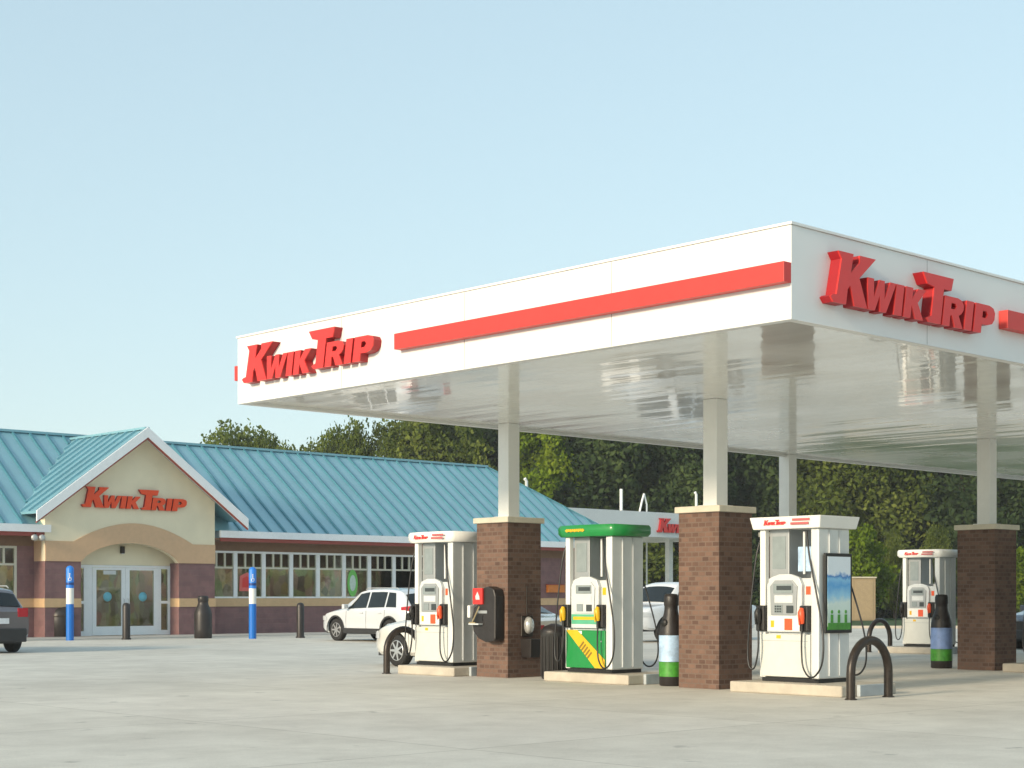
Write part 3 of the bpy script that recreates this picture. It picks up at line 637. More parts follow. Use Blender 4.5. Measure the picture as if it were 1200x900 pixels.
# main hip roof as a thin closed shell
top = [(XE0, YE, ZE), (XE1, YE, ZE), (XE1, YB, ZE), (XE0, YB, ZE), (XE0 + D, YR, ZR), (XE1 - D, YR, ZR)]
rf.add(top, [(0, 1, 5, 4), (1, 2, 5), (2, 3, 4, 5), (3, 0, 4)])
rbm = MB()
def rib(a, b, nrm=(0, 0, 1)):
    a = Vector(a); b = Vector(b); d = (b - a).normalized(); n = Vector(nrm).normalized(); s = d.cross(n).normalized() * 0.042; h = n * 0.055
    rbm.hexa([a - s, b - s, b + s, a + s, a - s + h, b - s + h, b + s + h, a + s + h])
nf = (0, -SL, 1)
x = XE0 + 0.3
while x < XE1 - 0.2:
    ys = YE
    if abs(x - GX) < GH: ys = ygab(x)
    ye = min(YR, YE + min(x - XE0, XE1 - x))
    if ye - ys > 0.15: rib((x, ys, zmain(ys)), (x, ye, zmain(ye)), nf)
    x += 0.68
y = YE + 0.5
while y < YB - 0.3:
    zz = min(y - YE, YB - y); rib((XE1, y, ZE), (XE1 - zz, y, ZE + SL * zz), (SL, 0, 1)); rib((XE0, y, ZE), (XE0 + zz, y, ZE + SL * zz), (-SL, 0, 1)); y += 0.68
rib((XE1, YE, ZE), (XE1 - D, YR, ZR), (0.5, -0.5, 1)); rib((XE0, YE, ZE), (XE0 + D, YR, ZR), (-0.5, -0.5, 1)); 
rf.box(XE0 + D, XE1 - D, YR - 0.12, YR + 0.12, ZR - 0.02, ZR + 0.07)
roof = rf.build('main_roof', M_roof, st, fix=True); rbm.build('roof_battens', mat('shaded_teal_batten', (0.07, 0.23, 0.29), 0.4, var=0.08), roof)  # darker teal puts the shaded sides of the ribs into the batten colour
gr = MB()
yv0 = ygab(GX - GH); yv1 = ygab(GX)
for s in (-1, 1):
    xe = GX + s * GH
    gr.add([(xe, GY, GZ0), (GX, GY, GZ1), (GX, yv1, GZ1), (xe, yv0, GZ0), (xe, GY, GZ0 - 0.08), (GX, GY, GZ1 - 0.08), (GX, yv1, GZ1 - 0.08), (xe, yv0, GZ0 - 0.08)],
           [(0, 1, 2, 3), (4, 5, 6, 7), (0, 1, 5, 4), (0, 3, 7, 4)])
    n = Vector((s * GS, 0, 1)).normalized(); yy = GY + 0.03
    while yy < yv1 - 0.2:
        xi = xe
        # the rib runs from the eave (or the valley) up to the gable ridge
        if yy > yv0: xi = GX + s * GH * (1 - (yy - yv0) / (yv1 - yv0))
        a = Vector((xi, yy, GZ1 - GS * abs(xi - GX))); b = Vector((GX, yy, GZ1)); d = (b - a).normalized(); sd_ = d.cross(n).normalized() * 0.028; h = n * 0.075
        gr.hexa([a - sd_, b - sd_, b + sd_, a + sd_, a - sd_ + h, b - sd_ + h, b + sd_ + h, a + sd_ + h]); yy += 0.6
gr.box(GX - 0.1, GX + 0.1, GY, yv1, GZ1 - 0.01, GZ1 + 0.07)
gr.build('gable_roof', M_roof, st)
# rake boards with the thin red line under them, and eave returns
for s in (-1, 1):
    rk = MB(); xe = GX + s * (GH + 0.06); zt, zb = GZ0 - GS * 0.06 + 0.05, 0
    rk.hexa([(xe, GY - 0.07, zt - 0.36), (GX, GY - 0.07, GZ1 - 0.30), (GX, GY - 0.003, GZ1 - 0.30), (xe, GY - 0.003, zt - 0.36),
             (xe, GY - 0.07, zt), (GX, GY - 0.07, GZ1 + 0.06), (GX, GY - 0.003, GZ1 + 0.06), (xe, GY - 0.003, zt)])
    rk.build('rake_board', M_trim, st)
    rk = MB(); rk.hexa([(xe, GY - 0.04, zt - 0.42), (GX, GY - 0.04, GZ1 - 0.37), (GX, GY+0.03, GZ1 - 0.37), (xe, GY+0.03, zt - 0.42),
             (xe, GY - 0.04, zt - 0.363), (GX, GY - 0.04, GZ1 - 0.303), (GX, GY+0.03, GZ1 - 0.303), (xe, GY+0.03, zt - 0.363)])
    rk.build('red_rake_line', M_redtrim, st)
# eave gutters
gu = MB(); gu.box(4.02 - 0.35, XE1 + 0.06, YE - 0.13, YE - 0.003, 3.64, 3.90); gu.box(XE1 + 0.003, XE1 + 0.13, YE, YB, 3.64, 3.90); gu.build('gutter', M_trim, st)
gu = MB(); gu.box(XE0 - 0.06, -3.45 + 0.25, YE - 0.13, YE - 0.003, 3.64, 3.90); gu.box(XE0 - 0.13, XE0 - 0.003, YE, YB, 3.64, 3.90); gu.build('gutter', M_trim, st)
gu = MB(); gu.box(3.70, XE1, YE - 0.06, YE, 3.50, 3.637); gu.box(XE0, -3.25, YE - 0.06, YE, 3.50, 3.637); gu.build('red_eave_line', M_redtrim, st)
sf = MB(); sf.box(3.45, XE1, YE, 0.85, 3.56, 3.62); sf.box(XE0, -3.45, YE, 0.85, 3.56, 3.62); sf.box(XE1 - 0.8, XE1, 0.85, YB, 3.56, 3.62); sf.build('eave_soffit', M_brown, st)
# wings
WY0, WY1 = 0.8, 1.0
RX1 = 26.1
M0 = 4.88                                     # first mullion (local x)
nwin = 11; WX0, WX1 = M0 - 1.30, M0 + 1.30 * (nwin - 1)
def wing(x0, x1, openx0, openx1, nm):
    a = MB(); a.box(x0, x1, WY0, WY1, 0, 1.05); a.build('lower_brick_wall', M_wallbrick, st)
    a = MB(); a.box(x0, x1, WY0 - 0.03, WY1, 1.052, 1.36); a.build('tan_band', M_tan, st)
    a = MB(); a.box(x0, x1, WY0, WY1, 3.18, 3.557); a.build('header_wall', M_brown, st)
    a = MB()
    if openx0 > x0: a.box(x0, openx0, WY0, WY1, 1.362, 3.178); a.build('upper_brick_wall', M_wallbrick, st); a = MB()
    if openx1 < x1: a.box(openx1, x1, WY0, WY1, 1.362, 3.178)
    if a.v: a.build('upper_brick_wall', M_wallbrick, st)
wing(3.42, RX1, WX0, WX1, 'right'); 
LM = -4.05; nl = 11; wing(-20.1, -3.42, LM - 1.30 * nl, LM + 0.0, 'left')
def window(x0, x1, fm):
    c = MB(); h = 0.085
    c.box(x0, x0 + h, WY0 + 0.01, WY0 + 0.13, 1.37, 3.17); c.box(x1 - h, x1, WY0 + 0.01, WY0 + 0.13, 1.37, 3.17)
    c.box(x0 + h, x1 - h, WY0 - 0.05, WY0 + 0.13, 1.37, 1.43); c.box(x0 + h, x1 - h, WY0 + 0.01, WY0 + 0.13, 3.09, 3.17)
    fr = c.build('window', fm, st)
    m = MB(); m.box(x0 + h, x1 - h, WY0 + 0.03, WY0 + 0.11, 2.50, 2.57)
    w_ = (x1 - x0 - 2 * h) / 3
    for k in (1, 2): m.box(x0 + h + k * w_ - 0.035, x0 + h + k * w_ + 0.035, WY0 + 0.03, WY0 + 0.11, 2.571, 3.089)
    m.build('muntins', M_beigeframe, fr)
    MB().box(x0 + h, x1 - h, WY0 + 0.065, WY0 + 0.075, 1.43, 3.09).build('pane', M_glass, fr)
for k in range(nwin): window(M0 - 1.30 + 1.30 * k, M0 + 1.30 * k, M_alu)
for k in range(nl): window(LM - 1.30 * (k + 1), LM - 1.30 * k, M_beigeframe)
# side and back walls, floor, interior
a = MB(); a.box(RX1 - 0.2, RX1, WY1, YB - 0.6, 0, 3.557); a.box(-20.1, -19.9, WY1, YB - 0.6, 0, 3.557); a.box(-20.1, RX1, YB - 0.6, YB - 0.4, 0, 3.557); a.build('end_and_rear_walls', M_wallbrick, st)
a = MB(); a.box(-19.9, RX1 - 0.2, WY1 + 0.001, YB - 0.6, 0.0, 0.04); a.build('interior_floor', mat('interior_floor_tile', (0.35, 0.32, 0.27), 0.5), st)
a = MB(); a.box(-19.9, RX1 - 0.2, WY1 + 0.001, YB - 0.6, 3.40, 3.48); a.build('interior_ceiling', mat('interior_ceiling', (0.5, 0.5, 0.46), 0.8), st)
def goods():
    m = bpy.data.materials.new('shelved_goods'); m.use_nodes = True; n, l = m.node_tree.nodes, m.node_tree.links
    uv = n.new('ShaderNodeUVMap'); mp = n.new('ShaderNodeMapping'); mp.inputs['Scale'].default_value = (3.2, 2.0, 1); l.new(uv.outputs[0], mp.inputs[0])
    v = n.new('ShaderNodeTexVoronoi'); v.inputs['Scale'].default_value = 1.0; l.new(mp.outputs[0], v.inputs['Vector'])
    hs = n.new('ShaderNodeHueSaturation'); hs.inputs['Saturation'].default_value = 0.35; hs.inputs['Value'].default_value = 0.8; l.new(v.outputs['Color'], hs.inputs['Color'])
    mx = n.new('ShaderNodeMixRGB'); mx.blend_type = 'MULTIPLY'; mx.inputs[0].default_value = 0.85; mx.inputs[2].default_value = (0.85, 0.74, 0.55, 1); l.new(hs.outputs[0], mx.inputs[1])
    l.new(mx.outputs[0], n['Principled BSDF'].inputs['Base Color']); return m
M_goods = goods()
a = MB()
for x0 in range(-19, 26, 3): a.box(x0, x0 + 2.1, 3.0 + (x0 % 2) * 0.7, 3.7 + (x0 % 2) * 0.7, 0.04, 1.9 + 0.35 * ((x0 * 7) % 3))
a.box(-19.8, 25.8, 8.7, 9.4, 0.04, 2.8); a.build('interior_shelving', M_goods, st)
em = bpy.data.materials.new('added_interior_glow'); em.use_nodes = True; eb = em.node_tree.nodes['Principled BSDF']
eb.inputs['Emission Color'].default_value = (1, 0.93, 0.8, 1); eb.inputs['Emission Strength'].default_value = 6.5
for y_ in (2.4, 5.5): MB().box(-19, 25, y_, y_ + 0.18, 3.36, 3.398).build('added_glow_strip', em, st)  # unseen glowing strips, added to brighten the store interior behind the glass
# entrance block
A0, A1 = -2.06, 1.88
pz = 2.65
for (x0, x1) in ((-3.42, A0), (A1, 3.42)):
    a = MB(); a.box(x0, x1, 0, 0.9, 0, 1.05); a.box(x0, x1, 0, 0.9, 1.361, pz); a.build('brick_pier', M_wallbrick, st)
    a = MB(); a.box(x0 - (0.03 if x0 < 0 else 0), x1 + (0.03 if x1 > 2 else 0), -0.03, 0.9, 1.052, 1.359); a.build('tan_pier_band', M_tan, st)
N = 20
def inner(i): 
    u = -1 + 2 * i / N; return ((A0 + A1) / 2 + u * (A1 - A0) / 2, pz + 0.01 + 0.68 * (1 - u * u) ** 0.75)
def outer(i):
    u = -1 + 2 * i / N; return (0.05 + u * 2.4, 3.35 + 0.70 * (1 - abs(u) ** 1.9) ** 1.0)
pe = [(-3.42, pz)] + [(A0, pz)] + [inner(i) for i in range(1, N)] + [(A1, pz), (3.42, pz), (3.42, 3.35)] + [outer(N - i) for i in range(0, N + 1)] + [(-3.42, 3.35)]
MB().prism([pe], -0.04, -0.003).build('peach_arch_band', M_peach, st)
gwl = [(-3.42, pz), (A0, pz)] + [inner(i) for i in range(1, N)] + [(A1, pz), (3.42, pz), (3.42, GZ1 - GS * (3.42 - GX) - 0.1), (GX, GZ1 - 0.09), (-3.42, GZ1 - GS * (3.42 + GX) - 0.1)]
MB().prism([gwl], 0.0, 0.25).build('gable_wall', M_cream, st)
for x_ in (-3.42, 3.25):
    MB().box(x_, x_ + 0.17, 0.252, 0.9, pz + 0.002, 3.35).build('side_peach_band', M_peach, st)
    MB().box(x_, x_ + 0.17, 0.252, 1.6, 3.352, 4.3).build('side_gable_wall', M_cream, st)
MB().box(A0 - 0.4, A1 + 0.4, 0.62, 0.70, 2.56, 3.5).build('tympanum', M_cream, st)
gso = MB()
for s in (-1, 1):
    xe = GX + s * GH; gso.add([(xe, GY, GZ0 - 0.082), (GX, GY, GZ1 - 0.082), (GX, 0, GZ1 - 0.082), (xe, 0, GZ0 - 0.082)], [(0, 1, 2, 3)])
gso.build('gable_soffit', M_trim, st)
# glazed entrance
e = MB(); y0, y1 = 0.60, 0.72
for xa, xb in ((A0, A0 + 0.09), (-1.62, -1.30), (1.36, 1.50), (1.80, A1)): e.box(xa, xb, y0, y1, 0.03, 2.55)
e.box(-1.30, 1.36, y0, y1, 2.47, 2.55)
for xa, xb in ((A0 + 0.09, -1.62), (1.50, 1.80)): e.box(xa, xb, y0, y1, 2.44, 2.55); e.box(xa, xb, y0, y1, 1.17, 1.27); e.box(xa, xb, y0, y1, 0.03, 0.20)
ef = e.build('entrance_frame', M_alu, st)
g_ = MB(); g_.box(A0 + 0.09, -1.62, y0 + 0.05, y0 + 0.06, 0.20, 2.44); g_.box(1.50, 1.80, y0 + 0.05, y0 + 0.06, 0.20, 2.44); g_.build('sidelight_pane', M_glass, ef)
for x0, x1, hs in ((-1.295, 0.025, 1), (0.035, 1.355, -1)):
    d = MB(); d.box(x0, x0 + 0.16, y0 - 0.01, y1 - 0.04, 0.04, 2.46); d.box(x1 - 0.16, x1, y0 - 0.01, y1 - 0.04, 0.04, 2.46); d.box(x0 + 0.16, x1 - 0.16, y0 - 0.01, y1 - 0.04, 2.38, 2.46); d.box(x0 + 0.16, x1 - 0.16, y0 - 0.01, y1 - 0.04, 0.04, 0.36)
    do = d.build('entrance_door', M_alu, st)
    MB().box(x0 + 0.16, x1 - 0.16, y0 + 0.02, y0 + 0.03, 0.36, 2.38).build('pane', M_glass, do)
    hx_ = x1 - 0.08 if hs == 1 else x0 + 0.08
    MB().tube([(hx_, y0 - 0.01, 1.0), (hx_, y0 - 0.07, 1.03), (hx_, y0 - 0.07, 1.32), (hx_, y0 - 0.01, 1.35)], 0.015, 6).build('handle', M_steel, do)
    stx = (x0 + x1) / 2 + (-0.05 if hs == 1 else 0.05)
    MB().lathe([(0.02, -0.012), (0.17, -0.012), (0.17, -0.002)], (stx, y0 + 0.02, 1.42), 16, axis='y').build('round_sticker', mat('aqua_print', (0.15, 0.48, 0.60), 0.4, var=0.2), do)
MB().box(-0.85, -0.35, y0 + 0.005, y0 + 0.018, 2.22, 2.36).build('paper_notice', M_plight, st)
# things fixed to the store
def st_thing(nm, lab, cat, x, y, z, group=None):
    return thing(nm, lab, cat, S(10.8 + x, 35.82 + y, z), TH, group)
sg = st_thing('store_sign', 'orange-red raised lettering on the cream gable above the entrance', 'sign', -2.10, 0.0, 4.56)
add_letters(sg, 4.35, 0.72, 0.12, M_orange, M_redside, -0.02)
t_ = st_thing('wall_lamp', 'small dark downlight under the entrance arch', 'lamp', -0.12, 0.62, 2.98)
MB().box(-0.07, 0.07, -0.14, -0.003, 0.0, 0.26).build('housing', M_bronze, t_, bevel=0.02); MB().box(-0.05, 0.05, -0.12, -0.02, -0.02, -0.002).build('lens', M_lamp, t_)
t_ = st_thing('flood_lamp', 'silver twin floodlight under the gutter left of the entrance', 'lamp', -3.75, -0.05, 3.38)
MB().tube([(0, 0.15, 0.24), (0, 0.0, 0.10)], 0.025, 6).build('bracket', M_bronze, t_)
for s in (-1, 1): MB().lathe([(0.04, 0.12), (0.10, 0.0), (0.11, -0.10), (0.02, -0.10)], (s * 0.14, -0.05, 0.06), 12, axis='y').build('lamp_head', M_steel, t_)
def atl(x, l):           # site r of the photo column x on the line l = const
    q = (x - 600) / 1900.0; return (q * (OY + CT * l) - OX + ST * l) / (CT - q * ST)
def wsign(x, zc, w_, h_, nm, lab, m, shape):
    r_ = atl(x, 36.55); t2 = thing(nm, lab, 'sign', S(r_, 36.655, zc), TH)
    p = [(w_ * math.cos(2 * math.pi * k / 20), h_ * math.sin(2 * math.pi * k / 20)) for k in range(20)] if shape else [(-w_, -h_), (w_, -h_), (w_ * 0.9, h_ * 0.6), (0.2 * w_, h_), (-w_ * 0.9, h_ * 0.6)]
    MB().prism([p], -0.01, 0.01).build('printed_board', m, t2)
    q2 = [(a * 0.6, b * 0.6) for a, b in p]; MB().prism([q2], -0.016, -0.0105).build('inner_print', M_mint if shape else M_red, t2)
    MB().tube([(0, 0, h_), (0, 0, 3.10 - zc)], 0.006, 5).build('hanger', M_steel, t2)
wsign(415, 1.98, 0.26, 0.55, 'window_sign', 'green oval sign hung in the window above the white crossover', mat('lime_print', (0.16, 0.52, 0.10), 0.5), True)
wsign(290, 2.0, 0.30, 0.36, 'window_sign', 'pink-red sign hung in the window behind the second blue bollard', mat('coral_print', (0.75, 0.14, 0.12), 0.5), False)
r_ = atl(650, 36.6); t2 = thing('wall_sign', 'orange sign box on the brick wall beyond the sedan', 'sign', S(r_, 36.6, 1.62), TH)
MB().box(-0.55, 0.5, -0.16, -0.003, 0, 0.34).build('sign_box', mat('orange_panel', (0.62, 0.19, 0.03), 0.5), t2, bevel=0.01); MB().box(-0.58, 0.53, -0.17, -0.003, 0.342, 0.38).build('cap', M_redtrim, t2)

# ------------------------------------------------------------------ diesel canopy beyond the store
dc = site('diesel_canopy', 'distant white truck canopy beyond the store with red letters on its fascia', 'canopy', 47.0, 47.0)
a = MB(); z0, z1 = 4.72, 6.08; a.box(-7.6, 7.8, -3.3, -3.15, z0, z1); a.box(-7.6, 7.8, 3.15, 3.3, z0, z1); a.box(-7.6, -7.45, -3.15, 3.15, z0, z1); a.box(7.65, 7.8, -3.15, 3.15, z0, z1); a.build('fascia', M_fascia, dc)
MB().box(-7.45, 7.65, -3.15, 3.15, z0 + 0.05, z0 + 0.15).build('soffit', M_white, dc); MB().box(-7.45, 7.65, -3.15, 3.15, z1 - 0.2, z1 - 0.1).build('roof_deck', M_white, dc)
for x in (-5.5, 5.6): MB().box(x - 0.16, x + 0.16, -0.16, 0.16, 0, z0 + 0.049).build('post', M_pole, dc)
sg = site('canopy_sign', 'red raised lettering on the distant canopy seen left of the nearest brick column', 'sign', 47.75, 43.7, 4.98, 0, group='raised red letter signs on the canopy')
add_letters(sg, 4.6, 0.78, 0.12, M_red, M_redside)
def vent(x, ytop, dist, lab, bent=0, base=0.0):
    X = (x - 600) / 1900 * dist; zt_ = EYE + (700 - ytop) / 1900 * dist
    c = thing('vent_pipe', lab, 'pipe', (X, dist, base), TH, 'white vent pipes')
    m = MB(); h = zt_ - base
    if bent == 2:
        m.tube([(0.35, 0, 0), (0.35, 0, h - 1.0), (0.55, 0, h - 0.4), (0.72, 0, h)], 0.06, 8); m.tube([(0.95, 0, 0), (0.95, 0, h - 0.6), (0.72, 0, h)], 0.05, 8)
    elif bent: m.tube([(0, 0, 0), (0, 0, h - 0.12), (-0.12, 0, h)], 0.08, 8)
    else: m.tube([(0, 0, 0), (0, 0, h)], 0.09, 8)
    m.build('pipe', M_white, c)
    MB().lathe([(0.14, 0.0), (0.14, 0.08), (0.1, 0.1)], (0, 0, 0) if bent != 2 else (0.65, 0, 0), 12).build('pipe_collar', M_white, c)
vent(728, 573, 94, 'straight white vent pipe rising behind the distant canopy')
vent(745, 578, 94, 'forked white vent pipe rising behind the distant canopy', 2)
vent(816, 577, 94, 'short white vent pipe just left of the nearest white canopy post', 1)
vent(617, 561, 81.0, 'white vent pipe standing on the hip of the teal roof', 1, 4.5)
# ------------------------------------------------------------------ cars: x forward from rear bumper (0) to nose (L), y across
def interp(tab, x):
    if x <= tab[0][0]: return tab[0][1]
    for (a, b), (c, d) in zip(tab, tab[1:]):
        if x <= c:
            t = (x - a) / (c - a); return b + (d - b) * t
    return tab[-1][1]
def smooth(tab, x, e=0.10): return (interp(tab, x - e) + interp(tab, x) * 2 + interp(tab, x + e)) / 4
def car(nm, lab, cat, loc, rz, paint, spec):
    c = thing(nm, lab, cat, loc, rz)
    L, W = spec['L'], spec['W'] / 2; z0 = spec['z0']; belt, topt, wt = spec['belt'], spec['top'], spec['plan']
    tumble = spec.get('tumble', 0.20)
    def sec(x):
        b = smooth(belt, x); t = max(smooth(topt, x, 0.07), b + 0.012); w_ = W * smooth(wt, x); h = t - b; zz = smooth(spec['sill'], x, 0.03)
        k = min(1.0, h / 0.45); wr = w_ - tumble * k - 0.03
        return [(w_ * 0.90, zz), (w_ * 0.985, zz + 0.07), (w_, zz + (b - zz) * 0.35), (w_ * 1.0, zz + (b - zz) * 0.62), (w_ * 0.985, b - 0.06), (w_ * 0.96, b),
                (w_ * (0.945 - 0.06 * (1 - k)), b + min(0.02, h * 0.3)), (wr * (1 - 0.10 * (1 - k)), b + h * (0.80)), (wr - 0.05 - 0.08 * (1 - k), t - h * 0.06 - 0.002), (wr * 0.62, t), (0.0, t + 0.012)]
    def grid(x0, x1, nx, rows, off=0.0, ymin=None):
        xs = [x0 + (x1 - x0) * i / nx for i in range(nx + 1)]
        vs = []; nr = 0
        for x in xs:
            s_ = sec(x); full = s_ + [(-a, b) for a, b in s_[-2::-1]]; nr = len(full); vs += [(x, y, z) for y, z in full]
        fs = [(i * nr + j, (i + 1) * nr + j, (i + 1) * nr + j + 1, i * nr + j + 1) for i in range(nx) for j in range(nr - 1)]
        return vs, fs, nr
    NX = 70; vs, fs, nr = grid(0.0, L, NX, None); m = MB(); m.add(vs, fs, True)
    m.add([], [])
    m.f.append(list(range(nr))); m.sm.append(False); m.f.append(list(range(NX * nr, NX * nr + nr))[::-1]); m.sm.append(False)
    for i in range(NX):
        m.f.append([i * nr, i * nr + nr - 1, (i + 1) * nr + nr - 1, (i + 1) * nr]); m.sm.append(False)
    body = m.build('body', paint, c)
    # wheel arches
    cut = MB(); rw = spec['rw']
    for wx in spec['wheels']:
        for s in (-1, 1): cut.lathe([(rw * 1.17, -0.30), (rw * 1.17, 0.30)], (wx, s * W, rw), 28, axis='y')
    co = cut.build('cutter', paint, c); bpy.context.view_layer.update(); bmc = bmesh.new(); bmc.from_mesh(co.data); bmesh.ops.remove_doubles(bmc, verts=bmc.verts, dist=1e-4); bmesh.ops.recalc_face_normals(bmc, faces=bmc.faces); bmc.to_mesh(co.data); bmc.free(); bo = body.modifiers.new('arches', 'BOOLEAN'); bo.operation = 'DIFFERENCE'; bo.object = co; bo.solver = 'EXACT'
    dg = bpy.context.evaluated_depsgraph_get(); me = bpy.data.meshes.new_from_object(body.evaluated_get(dg)); body.modifiers.clear(); body.data = me
    bpy.data.objects.remove(co)
    me.materials.append(M_plastic)
    for p in me.polygons:
        q_ = p.center
        for wx in spec['wheels']:
            dd_ = math.hypot(q_.x - wx, q_.z - rw)
            if (abs(dd_ - rw * 1.17) < 0.012 and abs(p.normal.y) < 0.5 and abs(q_.y) < W + 0.0) or (dd_ < rw * 1.15 and abs(p.normal.y) > 0.7 and abs(q_.y) < W - 0.2): p.material_index = len(me.materials) - 1
    for p in me.polygons: p.use_smooth = True
    try: me.set_sharp_from_angle(angle=R_(38))
    except Exception: pass
    # inner arch and underside
    u = MB(); u.box(0.15, L - 0.15, -W * 0.72, W * 0.72, z0 - 0.02, z0 + 0.32); u.build('underbody', M_plastic, c)
    # side windows
    def side_pt(x, s, f, off):
        q = sec(x); a = q[6]; b = q[7]; y = a[0] + (b[0] - a[0]) * f; z = a[1] + (b[1] - a[1]) * f; return (x, s * (y + off), z)
    for s in (1, -1):
        for (xa, xb, xa2, xb2) in spec['side']:       # bottom span and top span
            g = MB(); n = 8; vv = []
            for i in range(n + 1):
                u_ = i / n; xb_ = xa + (xb - xa) * u_; xt_ = xa2 + (xb2 - xa2) * u_
                for j in range(4):
                    f = 0.04 + 0.98 * j / 3; x = xb_ + (xt_ - xb_) * j / 3; vv.append(side_pt(x, s, f, 0.010))
            g.add(vv, [(i * 4 + j, (i + 1) * 4 + j, (i + 1) * 4 + j + 1, i * 4 + j + 1) for i in range(n) for j in range(3)], True)
            g.build('side_window', M_carglass, c)
    # windscreen and rear window follow the sloping part of the top line
    for nm2, (xa, xb) in (('windscreen', spec['ws']), ('rear_window', spec['rs'])):
        g = MB(); n = 8; vv = []; K = 8
        for i in range(n + 1):
            x = xa + (xb - xa) * i / n; q = sec(x); ym = q[8][0] - 0.02
            for j in range(K + 1):
                f = -1 + 2 * j / K; y = ym * f; zt_ = q[10][1] - 0.012 * abs(f) - (q[10][1] - q[8][1]) * abs(f) ** 3
                vv.append((x + (0.014 if nm2 == 'windscreen' else -0.014), y, zt_ + 0.014))
        g.add(vv, [(i * (K + 1) + j, (i + 1) * (K + 1) + j, (i + 1) * (K + 1) + j + 1, i * (K + 1) + j + 1) for i in range(n) for j in range(K)], True)
        g.build(nm2, M_carglass, c)
    # wheels
    for wx in spec['wheels']:
        for s in (-1, 1):
            cy = s * (W - 0.115); ty = MB(); ty.lathe([(rw * 0.66, -0.10), (rw * 0.93, -0.105), (rw, -0.08), (rw, 0.08), (rw * 0.93, 0.105), (rw * 0.66, 0.10)], (wx, cy, rw), 32, axis='y')
            wh = ty.build('wheel', M_tyre, c)
            ri = MB(); yo = cy + s * 0.09; ri.lathe([(rw * 0.66, 0.0), (rw * 0.62, 0.02 * s), (rw * 0.56, -0.01 * s), (rw * 0.54, -0.05 * s)], (wx, yo, rw), 28, axis='y')
            for k in range(7):
                a = 2 * math.pi * k / 7; ca, sa = math.cos(a), math.sin(a); px, pz_ = -sa * rw * 0.085, ca * rw * 0.085
                ri.hexa([(wx + px, yo - 0.03 * s, rw + pz_), (wx + ca * rw * 0.6 + px * .7, yo - 0.03 * s, rw + sa * rw * 0.6 + pz_ * .7), (wx + ca * rw * 0.6 - px * .7, yo - 0.03 * s, rw + sa * rw * 0.6 - pz_ * .7), (wx - px, yo - 0.03 * s, rw - pz_),
                         (wx + px, yo + 0.015 * s, rw + pz_), (wx + ca * rw * 0.6 + px * .7, yo + 0.01 * s, rw + sa * rw * 0.6 + pz_ * .7), (wx + ca * rw * 0.6 - px * .7, yo + 0.01 * s, rw + sa * rw * 0.6 - pz_ * .7), (wx - px, yo + 0.015 * s, rw - pz_)])
            ri.build('rim', M_rim, wh)
    # lamps, mirrors, bumpers, handles, plate
    for s in (1, -1):
        zt_ = spec['tail_z']; q = sec(0.12)
        t = MB(); yy = interp([(0, 0)], 0); x_e = spec.get('tail_x', 0.30)
        vv = []; n = 4
        for i in range(n + 1):
            x = 0.015 + (x_e - 0.015) * i / n; yq = W * smooth(wt, x) * 0.965
            for z, d in ((zt_ - spec['tail_h'] / 2 * (1 - 0.6 * i / n), 0.012), (zt_ + spec['tail_h'] / 2 * (1 - 0.3 * i / n), 0.010)): vv.append((x, s * (yq + d), z))
        t.add(vv, [(i * 2, i * 2 + 2, i * 2 + 3, i * 2 + 1) for i in range(n)], True)
        yq = W * smooth(wt, 0.015) * 0.95; t.box(-0.02, 0.016, s * (yq - 0.26), s * yq, zt_ - spec['tail_h'] / 2, zt_ + spec['tail_h'] / 2)
        t.build('tail_lamp', M_tail, c)
        hl = MB(); vv = []; hz = spec['head_z']
        for i in range(n + 1):
            x = L - 0.42 + 0.36 * i / n; yq = W * smooth(wt, x)
            for z in (hz - 0.08, hz + 0.07 - 0.04 * (1 - i / n)): vv.append((x, s * (yq + 0.012), z))
        hl.add(vv, [(i * 2, i * 2 + 2, i * 2 + 3, i * 2 + 1) for i in range(n)], True); yq = W * smooth(wt, L); hl.box(L - 0.12, L + 0.008, s * (yq - 0.34), s * (yq - 0.03), hz - 0.07, hz + 0.06); hl.build('headlight', M_lamp, c)
        mx = spec['mirror']; mi = MB(); yb = W * 0.97; mi.box(mx - 0.05, mx + 0.08, s * (yb + 0.04), s * (yb + 0.22), spec['mz'], spec['mz'] + 0.15); mi.box(mx, mx + 0.05, s * (yb - 0.04), s * (yb + 0.05), spec['mz'] + 0.02, spec['mz'] + 0.07); mi.build('door_mirror', M_black if spec.get('dm') else paint, c, bevel=0.02)
        for hx_ in spec['handles']:
            MB().box(hx_, hx_ + 0.17, s * (W + 0.003), s * (W + 0.032), spec['hz'], spec['hz'] + 0.03).build('door_handle', paint, c, bevel=0.006)
        dl = MB()
        for dx in spec['doors']:
            dl.tube([(dx, s * (W * 0.99 + 0.003), z0 + 0.12), (dx, s * (W + 0.003), z0 + 0.45), (dx, s * (W * 0.985 + 0.002), interp(belt, dx) - 0.05)], 0.006, 4)
        dl.build('door_gap', M_black, c)
